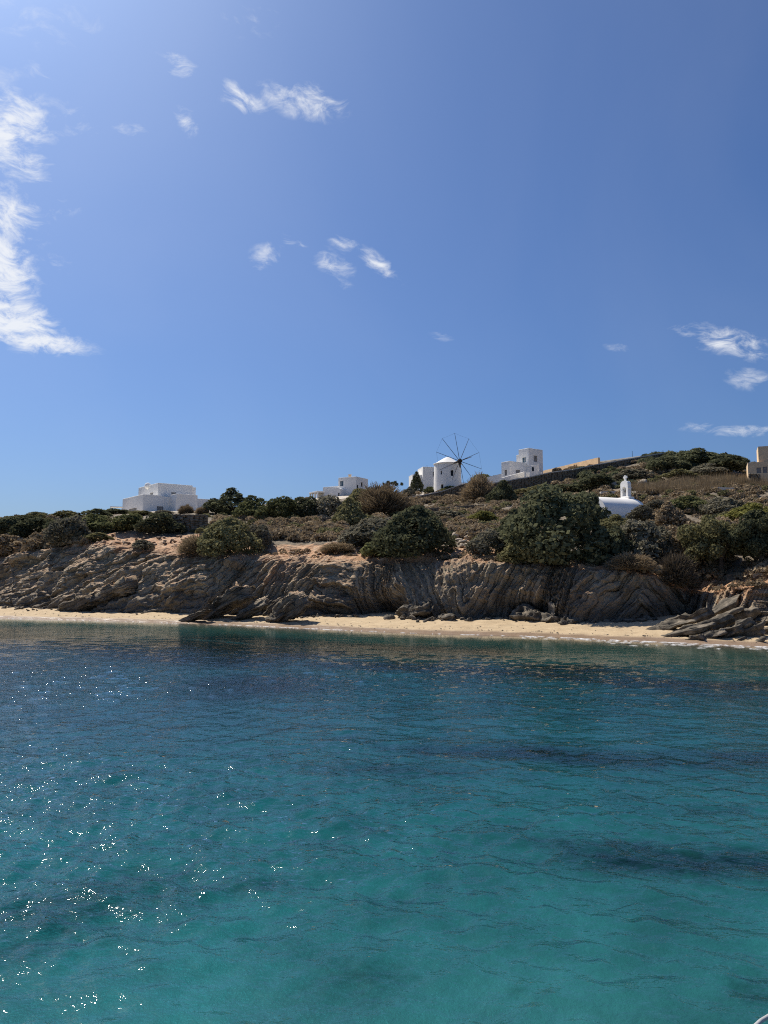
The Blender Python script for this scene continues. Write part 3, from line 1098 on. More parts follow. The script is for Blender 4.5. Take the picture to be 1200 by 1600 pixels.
def beach_rock(name, px, py, L_, W_, H_, tilt, yaw, label, cat, group=None, seed=1, sink=.3, strata=.16, mat='slab', wedge=0.0, back=0.0):
    P = sand_at(px, py) + Vector((N2[0] * back, N2[1] * back, 0))
    big = L_ > 1.5
    o = link(name, rock_mesh(name, L_, W_, H_, seed, 8, strata, 72 if big else 28, 44 if big else 16, .62, wedge), M[mat], label=label, cat=cat, group=group)
    o.location = P + Vector((0, 0, H_ * (.5 - sink)))
    o.rotation_euler = (R(8 * math.sin(seed)), -R(tilt), along + R(yaw))
    return o


# slanting fins that run down from the cliff onto the sand
fins = [  # px, py, L, W, H, tilt, yaw, back, label
    (125, 955, 11, 4.5, 3.4, 24, 4, 1.2, 'dark slanting rock fin farthest left at the cliff foot'),
    (322, 967, 9, 3.2, 2.2, 27, 2, .8, 'greenish grey rock fin running out onto the sand below the ochre patch'),
    (300, 971, 5.5, 1.8, .9, 14, 0, .2, 'low flat rock tongue in front of the greenish grey fin'),
    (375, 969, 5.5, 2.4, 1.5, 24, 4, .6, 'small dark wedge of rock between two larger fins'),
    (434, 973, 6.0, 2.2, 2.0, 30, 2, .5, 'pointed dark rock fin under the pale soil gully')]
for k, (px, py, L_, W_, H_, tl, yw, bk, lab) in enumerate(fins):
    beach_rock('rock_fin', px, py, L_, W_, H_, tl, yw, lab, 'rock', 'rock fins at the cliff foot', 3 + k, .22, .22, mat='rock', wedge=.8, back=bk)
# boulders at the foot
for k, (px, py, s, lab) in enumerate(((632, 966, 1.5, 'rounded dark boulder at the mouth of the cave'), (650, 967, 1.9, 'larger dark boulder right of the cave mouth'),
                                      (606, 968, .7, 'small flat rock lying on the sand before the cave'), (690, 969, .8, 'little boulder at the cliff foot'),
                                      (701, 970, 1.0, 'pale topped boulder standing at the cliff foot'), (812, 968, 1.6, 'blocky dark boulder under the overhang'),
                                      (832, 970, 1.5, 'round dark boulder beside the blocky one under the overhang'), (858, 972, 2.4, 'widest dark boulder leaning on the cliff foot'))):
    beach_rock('boulder', px, py, s * 1.25, s, s * .85, 14, k * 23 - 20, lab, 'boulder', 'boulders at the cliff foot', 20 + k, .3, 0.22, back=s * .45)
# right outcrop: stacked slabs rising to the right
slabs = [  # px, py(base), L, W, H, tilt, label
    (1042, 984, 5.0, 1.5, .9, 20, 'foremost left slab tip of the dark outcrop'), (1070, 976, 7.5, 1.7, 1.2, 26, 'long ribbed slab climbing along the outcrop edge'),
    (1062, 993, 4.6, 1.4, .8, 17, 'low broad slab at the seaward foot of the outcrop'), (1092, 989, 4.8, 1.5, 1.0, 20, 'humped slab in the middle of the outcrop foot'),
    (1110, 970, 8.0, 1.9, 1.4, 29, 'steep upper slab of the outcrop under the gully'), (1103, 980, 5.5, 1.3, .8, 25, 'thin slab wedged between two thicker slabs'),
    (1135, 979, 4.6, 1.4, 1.0, 25, 'short slab at the right shoulder of the outcrop'), (1142, 962, 7.0, 1.9, 1.4, 33, 'topmost slab of the outcrop near the shrubs')]
for k, (px, py, L_, W_, H_, tl, lab) in enumerate(slabs):
    beach_rock('rock_slab', px, py, L_, W_, H_ * .8, tl * .92, 4 * math.sin(k * 2.1), lab, 'rock', 'dark slabs of the right outcrop', 40 + k, .2, .13, wedge=.55)
loose = [(1085, 1000, 1.5, .8, .45, 'flat dark rock on the sand right of the outcrop foot'), (1108, 997, 1.8, .9, .7, 'triangular dark rock beside the flat one on the sand'),
         (1132, 994, 1.9, 1.1, 1.0, 'upright dark rock with a notch on the sand'), (1165, 993, 3.4, 1.3, 1.2, 'long dark slanting rock at the far right of the sand'),
         (1185, 1002, .9, .5, .25, 'small flat rock near the waterline at the right edge'), (1156, 1001, .8, .4, .18, 'thin rock sliver lying near the waterline'),
         (1197, 990, 1.4, .8, .4, 'dark rock cut by the right edge of the picture')]
for k, (px, py, L_, W_, H_, lab) in enumerate(loose):
    beach_rock('beach_rock', px, py, L_ * 1.15, W_, H_, 20, 6 * math.sin(k), lab, 'rock', 'loose rocks on the right of the beach', 60 + k, .25, .12, wedge=.5)


def rubble(name, label, pts, mat, sizes, seed):
    r_ = np.random.default_rng(seed)
    protos = [rock_mesh('stone', 1, .8, .55, 100 + seed + k, 7, 0, 10, 7, .7) for k in range(4)]
    c = ground(*pts['center'])
    t = thing(name, c, 0, label, 'rubble')
    for k in range(pts['n']):
        px = r_.uniform(*pts['x']); py = r_.uniform(*pts['y'])
        g_ = ground(px, py)
        s = r_.uniform(*sizes)
        st = link('stone', protos[k % 4], M[mat], t)
        st.location = g_ + Vector((0, 0, s * .16)) - c
        st.rotation_euler = (r_.normal(0, .25), r_.normal(0, .25), r_.uniform(0, 6.28))
        st.scale = (s * r_.uniform(.8, 1.5), s, s * r_.uniform(.6, 1.2))


rubble('rubble_pile', 'tumbled pile of pale stones between two large dark bushes', dict(center=(738, 845), n=46, x=(712, 762), y=(828, 856)), 'pale_stone', (.45, 1.15), 1)
rubble('rubble_spill', 'smaller stones spilled below the pile of pale stones', dict(center=(745, 862), n=22, x=(725, 765), y=(856, 870)), 'brown_stone', (.25, .6), 2)
rubble('stone_scatter', 'scattered stones on the bare ochre soil above the left cliff', dict(center=(235, 845), n=60, x=(150, 330), y=(838, 856)), 'brown_stone', (.25, .7), 3)
rubble('stone_bank', 'bank of loose tan stones left of the tan building', dict(center=(1130, 748), n=60, x=(1080, 1199), y=(743, 752)), 'pale_stone', (.4, .9), 4)
rubble('rim_stones', 'crumbled pinkish stones on the cliff rim in the middle', dict(center=(520, 866), n=70, x=(455, 660), y=(858, 872)), 'brown_stone', (.25, .7), 5)

def talus(label, a0, a1, n, seed):
    r_ = np.random.default_rng(seed)
    protos = [rock_mesh('stone', 1, .8, .6, 140 + seed * 5 + k, 8, 0, 10, 7, .6) for k in range(4)]
    foot = lambda aa: float(np.interp(aa, acols, bf[0]))
    am = (a0 + a1) / 2
    x, y = to_xy(am, foot(am))
    c = Vector((x, y, float(bed_z(x, y))))
    t = thing('fallen_stones', c, 0, label, 'stones', 'fallen stones along the cliff foot')
    for k in range(n):
        aa = r_.uniform(a0, a1)
        b_ = foot(aa) - abs(r_.normal(0, .55)) - .1
        x, y = to_xy(aa, b_)
        s = r_.uniform(.15, .34) if r_.random() < .7 else r_.uniform(.34, .75)
        st = link('stone', protos[k % 4], M['rock'], t)
        st.location = Vector((x, y, float(bed_z(x, y)) + s * .12)) - c
        st.rotation_euler = (r_.normal(0, .4), r_.normal(0, .4), r_.uniform(0, 6.28))
        st.scale = (s * r_.uniform(.9, 1.6), s, s * r_.uniform(.6, 1.0))


talus('fallen stones along the left cliff foot', a_of_px(0), a_of_px(280), 60, 1)
talus('fallen stones at the cliff foot between the pointed fin and the cave', a_of_px(445), a_of_px(600), 45, 2)
talus('fallen stones at the cliff foot right of the cave', a_of_px(640), a_of_px(850), 60, 3)
talus('fallen stones at the cliff foot left of the gully', a_of_px(870), a_of_px(1030), 45, 4)

for k, (px, py, s, lab) in enumerate(((962, 762, 1.5, 'white boulder left of the chapel belfry'), (1004, 762, 2.2, 'pale rounded boulder right of the chapel belfry'),
                                      (987, 738, 1.0, 'small pale boulder on the dark slope above the chapel'), (1063, 742, 1.3, 'pale boulder on the slope below the ridge scrub'),
                                      (1092, 741, .9, 'lone pale stone right of the slope boulder'), (1038, 737, .9, 'pale stone high on the dark slope'), (747, 796, 1.0, 'flat pale stone on the scrub slope below the windmill'))):
    o = link('boulder', rock_mesh('boulder', s * 1.3, s, s * .9, 80 + k, 5, 0, 20, 12), M['pale_stone'], label=lab, cat='boulder', group='pale boulders on the slope')
    o.location = ground(px, py) + Vector((0, 0, s * .2))
    o.rotation_euler = (0, .1, k * 1.1)

# ------------------------------------------------------------------ dry stone walls


def stone_wall(name, pts, height, label, thick=.7, cope=None, stone=.42, seed=1, dmin=None, cat='stone wall', mat='wall_stone'):
    """pts: picture points of the wall top; the wall follows the ground under them"""
    r_ = np.random.default_rng(seed)
    P = []
    for p in pts:
        G = at_depth(p[0], p[1], p[2])
        P.append(G)
    c = P[0].copy()
    root = thing(name, c, 0, label, cat)
    V, Q = [], []

    def box(cen, ux, uy, uz):
        b0 = len(V)
        for sx in (-1, 1):
            for sy in (-1, 1):
                for sz in (-1, 1):
                    j = 1 - r_.uniform(0, .22, 3)
                    V.append(tuple(cen + ux * sx * j[0] + uy * sy * j[1] + uz * sz * j[2] - c))
        for f in ((0, 1, 3, 2), (4, 6, 7, 5), (0, 4, 5, 1), (2, 3, 7, 6), (0, 2, 6, 4), (1, 5, 7, 3)):
            Q.append([b0 + i for i in f])
    core = bmesh.new()
    for i in range(len(P) - 1):
        A, B = P[i], P[i + 1]
        d = B - A
        hd = Vector((d.x, d.y, 0)); ln = hd.length; hd.normalize()
        nn = Vector((hd.y, -hd.x, 0))
        if nn.y > 0:
            nn = -nn
        nseg = max(1, int(ln / stone))
        for s in range(nseg):
            T = A + d * ((s + .5) / nseg)
            gz = float(H(T.x, T.y)) - .3
            hh = max(height, 0.3)
            z = T.z
            low = max(gz, T.z - height - .8)
            while z > low:
                sh = stone * r_.uniform(.45, .75)
                z -= sh
                cen = Vector((T.x, T.y, z + sh / 2)) + hd * r_.uniform(-.3, .3) * stone + nn * (thick / 2 - .1 + r_.uniform(-.04, .10))
                box(cen, hd * stone * r_.uniform(.45, .62), nn * .22, Vector((0, 0, sh * .52)))
        # core behind the face stones
        quad = []
        for T in (A, B):
            gz = float(H(T.x, T.y)) - .5
            lowz = min(gz, T.z - .2)
            for off in (-thick / 2, thick / 2 - .18):
                for z in (max(lowz, T.z - height - 1.2), T.z - .06):
                    quad.append(core.verts.new(Vector((T.x, T.y, z)) + nn * off - c))
        a0, a1, a2, a3, b0, b1, b2, b3 = quad
        for f in ((a0, a1, b1, b0), (a2, b2, b3, a3), (a1, a3, b3, b1), (a0, b0, b2, a2), (a0, a2, a3, a1), (b0, b1, b3, b2)):
            core.faces.new(f)
        if cope:
            bm = bmesh.new()
            zt = Vector((0, 0, .02))
            pr = []
            for T in (A, B):
                for off in (-thick / 2 - .1, thick / 2 + .14):
                    for dz in (0, cope):
                        pr.append(bm.verts.new(T + nn * off + Vector((0, 0, dz)) + zt - c))
            a0, a1, a2, a3, b0, b1, b2, b3 = pr
            for f in ((a0, a1, b1, b0), (a2, b2, b3, a3), (a1, a3, b3, b1), (a0, b0, b2, a2), (a0, a2, a3, a1), (b0, b1, b3, b2)):
                bm.faces.new(f)
            bmesh.ops.recalc_face_normals(bm, faces=bm.faces)
            bm_obj('coping', bm, M['concrete'], root)
    bmesh.ops.recalc_face_normals(core, faces=core.faces)
    bm_obj('wall_core', core, M[mat], root)
    o = link('face_stones', new_mesh('face_stones', V, Q), M[mat], root, kind='stuff')
    return root


def gtop(px, py, up_px):
    """depth where the ground lies under the wall top"""
    return ground(px, py + up_px).y


def wall_line(pts, hpx):
    return [(px, py, gtop(px, py, hpx)) for px, py in pts]


stone_wall('stone_wall', [(628, 779, 172), (660, 775, 171), (690, 769, 170), (722, 758, 169), (745, 752, 169)], 3.0, 'dark stone retaining wall in front of the windmill', cope=.18, seed=2)
stone_wall('stone_wall', [(770, 756, 168), (800, 751, 168), (830, 746, 167), (862, 739, 166), (893, 735, 166), (925, 728, 167), (960, 722, 169), (1000, 715, 171), (1035, 709, 173)], 4.2,
           'long dark stone wall climbing from the tower house to the ridge', cope=.2, stone=.5, seed=3)
stone_wall('stone_wall', wall_line([(255, 803), (290, 804), (325, 804)], 26), 3.2, 'grey terrace wall below the large white house', stone=.5, seed=4)
stone_wall('stone_wall', wall_line([(52, 811), (90, 810), (140, 808)], 6), 1.0, 'low stone wall under the skyline bushes on the left', stone=.42, seed=5)
stone_wall('stone_wall', wall_line([(400, 813), (440, 811), (480, 810), (525, 808)], 6), 1.1, 'low terrace wall below the row of green bushes', stone=.4, seed=6)
stone_wall('stone_wall', wall_line([(640, 796), (690, 793), (740, 789), (775, 787)], 7), 1.2, 'long low terrace wall on the slope below the windmill', stone=.4, seed=7)
stone_wall('stone_wall', wall_line([(1060, 738), (1110, 738), (1165, 740)], 5), 1.1, 'tan dry stone wall running to the tan building', stone=.45, seed=8)
stone_wall('stone_wall', [(1170, 740, 139), (1188, 741, 138)], 1.0, 'short dark stone stub in front of the tan building', stone=.4, seed=9)


def strip(name, pts, w, h, label, mat, cat):
    c = ground(*pts[0])
    V = []
    bm = bmesh.new()
    prev = None
    P = [ground(*p) for p in pts]
    # resample
    for i, G in enumerate(P):
        d = (P[min(i + 1, len(P) - 1)] - P[max(i - 1, 0)]); d.z = 0; d.normalize()
        nn = Vector((d.y, -d.x, 0))
        if nn.y > 0:
            nn = -nn
        cur = [bm.verts.new(G + nn * o_ + Vector((0, 0, z)) - c) for o_, z in ((w / 2, -.4), (w / 2, h), (-w / 2, h), (-w / 2, -.4))]
        if prev:
            for k in range(3):
                bm.faces.new((prev[k], prev[k + 1], cur[k + 1], cur[k]))
        else:
            bm.faces.new(cur)
        prev = cur
    bm.faces.new(prev[::-1])
    bmesh.ops.recalc_face_normals(bm, faces=bm.faces)
    o = bm_obj(name, bm, M[mat], label=label, cat=cat)
    o.location = c
    return o


strip('low_wall', [(1112, 766), (1140, 766.5), (1170, 767), (1215, 768)], .6, .45, 'thin pale concrete kerb wall crossing the dry slope at the right', 'concrete', 'wall')
strip('low_wall', [(938, 772), (952, 771.5), (966, 771)], .6, .4, 'short pale kerb wall left of the chapel belfry', 'concrete', 'wall')
strip('low_wall', [(988, 771.5), (1002, 771), (1018, 771)], .6, .4, 'short pale kerb wall right of the chapel belfry', 'concrete', 'wall')
strip('low_wall', [(-12, 842), (4, 842), (14, 842), (26, 842)], 1.2, .5, 'white concrete edge at the far left below dark bushes', 'white', 'wall')

# ------------------------------------------------------------------ buildings


def wall_sheet(V, Q, origin, ux, uz, nrm, w, h, holes, depth=.22):
    """one outer face with real openings: origin = lower start, ux along, uz up, nrm outward"""
    us = sorted({0.0, w, *[x for hl in holes for x in hl[:2]]})
    vs = sorted({0.0, h, *[x for hl in holes for x in hl[2:4]]})

    def pt(u, v_, d=0.0):
        V.append(tuple(origin + ux * u + uz * v_ - nrm * d))
        return len(V) - 1
    for i in range(len(us) - 1):
        for j in range(len(vs) - 1):
            um, vm = (us[i] + us[i + 1]) / 2, (vs[j] + vs[j + 1]) / 2
            if any(hl[0] < um < hl[1] and hl[2] < vm < hl[3] for hl in holes):
                continue
            Q.append([pt(us[i], vs[j]), pt(us[i + 1], vs[j]), pt(us[i + 1], vs[j + 1]), pt(us[i], vs[j + 1])])
    for u0, u1, v0, v1 in [hl[:4] for hl in holes]:
        for (a0, b0, a1, b1) in ((u0, v0, u1, v0), (u1, v0, u1, v1), (u1, v1, u0, v1), (u0, v1, u0, v0)):
            Q.append([pt(a0, b0), pt(a0, b0, depth), pt(a1, b1, depth), pt(a1, b1)])


def oriented_box(bm, org, ux, uy, uz, a0, a1, b0, b1, c0, c1):
    vs = [bm.verts.new(org + ux * x + uy * y + uz * z) for x in (a0, a1) for y in (b0, b1) for z in (c0, c1)]
    for f in ((0, 1, 3, 2), (4, 6, 7, 5), (0, 4, 5, 1), (2, 3, 7, 6), (0, 2, 6, 4), (1, 5, 7, 3)):
        bm.faces.new([vs[i] for i in f])


def opening(root, origin, ux, uz, nrm, hole, kind):
    u0, u1, v0, v1 = hole
    # frame set back in the reveal
    bm = bmesh.new()
    t = .07
    for (a0, a1, b0, b1) in ((u0, u1, v0, v0 + t), (u0, u1, v1 - t, v1), (u0, u0 + t, v0 + t, v1 - t), (u1 - t, u1, v0 + t, v1 - t)):
        oriented_box(bm, origin, ux, -nrm, uz, a0, a1, .10, .17, b0, b1)
    if kind == 'glass' and u1 - u0 > .7:
        um = (u0 + u1) / 2
        oriented_box(bm, origin, ux, -nrm, uz, um - .03, um + .03, .11, .165, v0 + t, v1 - t)
    bmesh.ops.recalc_face_normals(bm, faces=bm.faces)
    name = {'shutter': 'window', 'glass': 'window', 'dark': 'window', 'door': 'door'}[kind]
    f = bm_obj(name, bm, M['shutter'] if kind == 'shutter' else M['wood'] if kind in ('dark', 'door') else M['white'], root)
    bm = bmesh.new()
    oriented_box(bm, origin, ux, -nrm, uz, u0 + .001, u1 - .001, .172, .20, v0 + .001, v1 - .001)
    bmesh.ops.recalc_face_normals(bm, faces=bm.faces)
    if kind == 'shutter':
        # louvre slats
        n = max(4, int((v1 - v0) / .16))
        for k in range(n):
            z0 = v0 + t + (v1 - v0 - 2 * t) * k / n
            oriented_box(bm, origin, ux, -nrm, uz, u0 + t, u1 - t, .135, .172, z0 + .01, z0 + (v1 - v0 - 2 * t) / n - .03)
        bm_obj('shutter', bm, M['shutter'], f)
    else:
        bm_obj('pane', bm, M['blue_glass'] if kind == 'glass' else M['dark_opening'], f)


def block(root, x0, x1, y0, y1, z0, z1, F_=(), L_=(), mat='white', parapet=.35, cope=True, name='wall'):
    """flat-roofed block in the house frame: F_ openings on the y0 face (u from x0), L_ openings on the x0 face (u from y1 to y0)"""
    V, Q = [], []
    X, Y, Z = Vector((1, 0, 0)), Vector((0, 1, 0)), Vector((0, 0, 1))
    w, d, h = x1 - x0, y1 - y0, z1 - z0
    FO, LO = Vector((x0, y0, z0)), Vector((x0, y1, z0))
    wall_sheet(V, Q, FO, X, Z, -Y, w, h, [f[:4] for f in F_])
    wall_sheet(V, Q, LO, -Y, Z, -X, d, h, [f[:4] for f in L_])
    wall_sheet(V, Q, Vector((x1, y0, z0)), Y, Z, X, d, h, [])
    wall_sheet(V, Q, Vector((x1, y1, z0)), -X, Z, Y, w, h, [])
    # roof deck below the parapet
    b0 = len(V)
    zr = z1 - parapet
    V += [(x0, y0, zr), (x1, y0, zr), (x1, y1, zr), (x0, y1, zr)]
    Q.append([b0, b0 + 1, b0 + 2, b0 + 3])
    link(name, new_mesh(name, V, Q), M[mat], root)
    if cope:
        bm = bmesh.new()
        t, o_ = .24, .02
        for bx_ in ((x0 - o_, x1 + o_, y0 - o_, y0 + t), (x0 - o_, x1 + o_, y1 - t, y1 + o_), (x0 - o_, x0 + t, y0 + t + .002, y1 - t - .002), (x1 - t, x1 + o_, y0 + t + .002, y1 - t - .002)):
            bm_box(bm, *bx_, z1 - .10, z1 + .10, .08)
        bm_obj('parapet', bm, M[mat], root, smooth=False)
    for f in F_:
        opening(root, FO, X, Z, -Y, f[:4], f[4])
    for f in L_:
        opening(root, LO, -Y, Z, -X, f[:4], f[4])


class House:
    """a house frame whose corner stands at a picture point: x runs right and away, y left and away"""

    def __init__(s, px, py, D, psi, name, label, cat='house'):
        s.D, s.psi = D, R(psi)
        s.k = D / F
        P = at_depth(px, py, D)
        s.root = thing(name, P, s.psi, label, cat)

    def wx(s, n):       # picture width on the right face -> metres
        l = s.root.location
        m_ = l.x / l.y + n / F
        return (m_ * l.y - l.x) / (math.cos(s.psi) - m_ * math.sin(s.psi))

    def wy(s, n):
        l = s.root.location
        m_ = l.x / l.y - n / F
        return (l.x - m_ * l.y) / (math.sin(s.psi) + m_ * math.cos(s.psi))

    def h(s, n):
        return n * s.k


# large white house on the left. frame corner = lower storey corner at px 223
h1 = House(223, 800, 165, 38, 'white_house', 'large two storey white cubic house on the left of the skyline')
r1 = h1.root
k1 = h1.h(1)
block(r1, 0, h1.wx(33), 0, h1.wy(32), -2, k1 * 27.5,
      F_=[(h1.wx(22), h1.wx(32.4), 2 + .6, 2 + k1 * 10.5, 'shutter')], L_=[(h1.wy(11), h1.wy(23), 2 + .1, 2 + k1 * 9, 'shutter')])
# projecting bay
bay = h1.wy(6.5)
block(r1, h1.wx(33) + h1.wx(11), h1.wx(33) + h1.wx(45), -bay - .6, h1.wy(20), -2.2, k1 * 29.5, F_=[], L_=[(.4, .4 + h1.wy(3.0), 2.4 + .6, 2.4 + k1 * 10.5, 'shutter')])
block(r1, h1.wx(33) + .002, h1.wx(33) + h1.wx(11) - .002, .25, h1.wy(20), -2, k1 * 27.0, cope=False)
block(r1, h1.wx(78) + .002, h1.wx(114), -.4, h1.wy(16), -2.2, k1 * 26.2, F_=[])
# upper storey, standing back from the lower fronts
uy = h1.wy(6)
block(r1, uy * .2 + h1.wx(26), h1.wx(84), uy, uy + h1.wy(30), k1 * 26.0, k1 * 49.5,
      F_=[(h1.wx(22), h1.wx(30), k1 * 5.0, k1 * 10.5, 'shutter')], L_=[(h1.wy(6.5), h1.wy(12), k1 * 3, k1 * 10, 'shutter'), (h1.wy(18.5), h1.wy(23.5), k1 * 2, k1 * 10.5, 'shutter')])
block(r1, h1.wx(84) + .002, h1.wx(90), uy + .3, uy + h1.wy(26), k1 * 24, k1 * 47.0, cope=True)
bm = bmesh.new()
bmesh.ops.create_uvsphere(bm, u_segments=16, v_segments=10, radius=.75, matrix=Matrix.Translation((h1.wx(26) + .5, uy + h1.wy(16), k1 * 49.3)))
bm_obj('roof_dome', bm, M['white'], r1, True)
# pergola of the white house
pg = House(172, 799, 166, 20, 'pergola', 'small white pergola left of the large white house', 'pergola')
bm = bmesh.new(); bm_box(bm, 0, 2.6, 0, 1.8, .95, 1.12, .02); bm_obj('roof', bm, M['white'], pg.root)
for x in (.06, 2.4):
    for y in (.06, 1.6):
        bm = bmesh.new(); bm_box(bm, x, x + .14, y, y + .14, -1.6, .949, .01); bm_obj('post', bm, M['white'], pg.root)

# middle house: corner of the tower at px 556
h2 = House(556, 776, 188, 60, 'white_house', 'small white house with chimney half hidden behind bushes left of the windmill')
r2 = h2.root
k2 = h2.h(1)
block(r2, 0, h2.wx(19), 0, h2.wy(27.5), -2, k2 * 31.5,
      F_=[(h2.wx(1.5), h2.wx(3.7), 2 + k2 * 10.5, 2 + k2 * 19, 'dark'), (h2.wx(8), h2.wx(10.6), 2 + k2 * 17.5, 2 + k2 * 24.5, 'dark')],
      L_=[(h2.wy(2.2), h2.wy(8), 2 + k2 * 18, 2 + k2 * 27, 'glass')])
block(r2, .35, h2.wx(14), h2.wy(27.5) + .002, h2.wy(53), -2, k2 * 18.5)
block(r2, .9, h2.wx(12), h2.wy(53) + .002, h2.wy(60), -2, k2 * 11.0)
block(r2, -2.2, -.002, h2.wy(17), h2.wy(30), -2, k2 * 11.5, L_=[(h2.wy(10), h2.wy(12.2), 2 + k2 * .3, 2 + k2 * 6, 'dark')], cope=False)
# rounded gable over the front wing
bm = bmesh.new()
n = 14
pr = []
for x in (-2.2, -.01):
    pr.append([bm.verts.new((x, h2.wy(23.5) + math.cos(math.pi * k / n) * h2.wy(6.5), k2 * 11.5 + math.sin(math.pi * k / n) * k2 * 2.6)) for k in range(n + 1)])
for k in range(n):
    bm.faces.new((pr[0][k], pr[0][k + 1], pr[1][k + 1], pr[1][k]))
bm.faces.new(pr[0]); bm.faces.new(pr[1][::-1])
bmesh.ops.recalc_face_normals(bm, faces=bm.faces)
bm_obj('gable', bm, M['white'], r2)
bm = bmesh.new(); bm_box(bm, h2.wx(5), h2.wx(5) + .55, h2.wy(14), h2.wy(14) + .55, k2 * 29, k2 * 36.5, .04); bm_box(bm, h2.wx(5) - .08, h2.wx(5) + .63, h2.wy(14) - .08, h2.wy(14) + .63, k2 * 36.6, k2 * 37.6, .03)
bm_obj('chimney', bm, M['tan'], r2)
# veranda of the middle house
pg = House(497, 777, 187, 30, 'veranda', 'white veranda with square posts left of the chimney house', 'veranda')
r = pg.root
bm = bmesh.new(); bm_box(bm, -.3, 2.0, 0, pg.wy(12.5), k2 * 8.0, k2 * 10.2, .04); bm_obj('roof', bm, M['white'], r)
for y in (.05, pg.wy(4), pg.wy(8), pg.wy(12.2) - .3):
    bm = bmesh.new(); bm_box(bm, -.25, .1, y, y + .3, -2, k2 * 8.0 - .002, .02); bm_obj('post', bm, M['white'], r)
bm = bmesh.new(); bm_box(bm, 1.7, 1.95, .05, pg.wy(12.2), -2, k2 * 8.0 - .002, .02); bm_obj('back_wall', bm, M['white'], r)

# white house behind the windmill
h3 = House(661, 770, 200, 12, 'white_house', 'plain white cubic house directly behind the windmill')
r3 = h3.root
k3 = h3.h(1)
block(r3, 0, h3.wx(26), 0, 5.5, -2, k3 * 41, F_=[(h3.wx(15.5), h3.wx(17), 2 + k3 * 26, 2 + k3 * 34, 'dark')])
block(r3, -h3.wx(15), -.002, 1.0, 5.0, -2, k3 * 29)
bm = bmesh.new(); bm_tube(bm, [(h3.wx(8), 1, k3 * 40), (h3.wx(8), 1, k3 * 45)], .03); bm_obj('aerial', bm, M['iron'], r3)

# tower house on the right: frame corner = lower block corner at px 796.6
h4 = House(796.6, 748, 180, 36, 'tower_house', 'white house with a square two storey tower on the ridge right of the windmill')
r4 = h4.root
k4 = h4.h(1)
block(r4, 0, h4.wx(26), 0, h4.wy(13), -2.5, k4 * 27.8,
      F_=[(h4.wx(9.5), h4.wx(16.5), 2.5 + k4 * 9, 2.5 + k4 * 15.5, 'shutter')], L_=[(h4.wy(4.7), h4.wy(8.8), 2.5 + k4 * 6, 2.5 + k4 * 15, 'shutter')])
tx = h4.wx(26) + .002
block(r4, tx, tx + h4.wx(23), -h4.wy(4.2), h4.wy(11.5), -2.5, k4 * 51.5,
      F_=[(h4.wx(8), h4.wx(14), 2.5 + k4 * 31, 2.5 + k4 * 41, 'shutter')], L_=[(h4.wy(5.2), h4.wy(11), 2.5 + k4 * 29, 2.5 + k4 * 38.5, 'glass')])
block(r4, tx + .2, tx + 2.0, h4.wy(11.5) + .002, h4.wy(16), -2.5, k4 * 43.5)
# garden walls of the tower house
gw = House(788, 752, 174, 62, 'garden_wall', 'bright white sloping garden wall in front of the tower house', 'wall')
bm = bmesh.new()
A = at_depth(787, 753, 175); B = at_depth(819.5, 744, 170); C_ = at_depth(845, 742, 172)
gw.root.location = A; gw.root.rotation_euler = (0, 0, 0)


def wall_quad(bm, A, B, hA, hB, low, th, c):
    d = (B - A); d.z = 0; d.normalize(); nn = Vector((d.y, -d.x, 0))
    if nn.y > 0:
        nn = -nn
    vs = []
    for T, hh in ((A, hA), (B, hB)):
        for off in (0, -th):
            for z in (-low, hh):
                vs.append(bm.verts.new(T + nn * off + Vector((0, 0, z)) - c))
    for f in ((0, 1, 3, 2), (4, 6, 7, 5), (0, 4, 5, 1), (2, 3, 7, 6), (0, 2, 6, 4), (1, 5, 7, 3)):
        bm.faces.new([vs[i] for i in f])
    bmesh.ops.recalc_face_normals(bm, faces=bm.faces)


# the lit stretch turns its face to the sun at the left
A = at_depth(785.5, 750, 170); B = at_depth(819.5, 744, 178)
gw.root.location = A
wall_quad(bm, A, B, k4 * 3.5, k4 * 7.0, 2.2, .3, A)
bm_obj('wall', bm, M['white'], gw.root)
bm = bmesh.new(); wall_quad(bm, B + Vector((.3, .1, 0)), at_depth(846, 741, 176), k4 * 6.5, k4 * 3.5, 2.5, .3, A); bm_obj('wall', bm, M['white'], gw.root)
g2 = thing('stair_wall', at_depth(829, 740, 174), 0, 'bright white slanted stair wall at the foot of the tower', 'wall')
c = g2.location.copy()
bm = bmesh.new(); wall_quad(bm, at_depth(829.5, 739, 172), at_depth(842.5, 736, 176.5), k4 * 11, k4 * 10, 1.2, .3, c); bm_obj('wall', bm, M['white'], g2)
bm = bmesh.new(); P_ = at_depth(832.7, 733, 172.6); bm_box(bm, -.25, .25, -.03, .03, -.45, .45); o = bm_obj('vent', bm, M['dark_opening'], g2); o.location = P_ - c
g3 = thing('low_wall', at_depth(760, 748, 176), 0, 'low white wall running left from the tower house', 'wall')
c = g3.location.copy()
bm = bmesh.new(); wall_quad(bm, at_depth(761, 747, 178), at_depth(784, 744, 176), k4 * 1.5, k4 * 4, 1.6, .3, c); bm_obj('wall', bm, M['white'], g3)

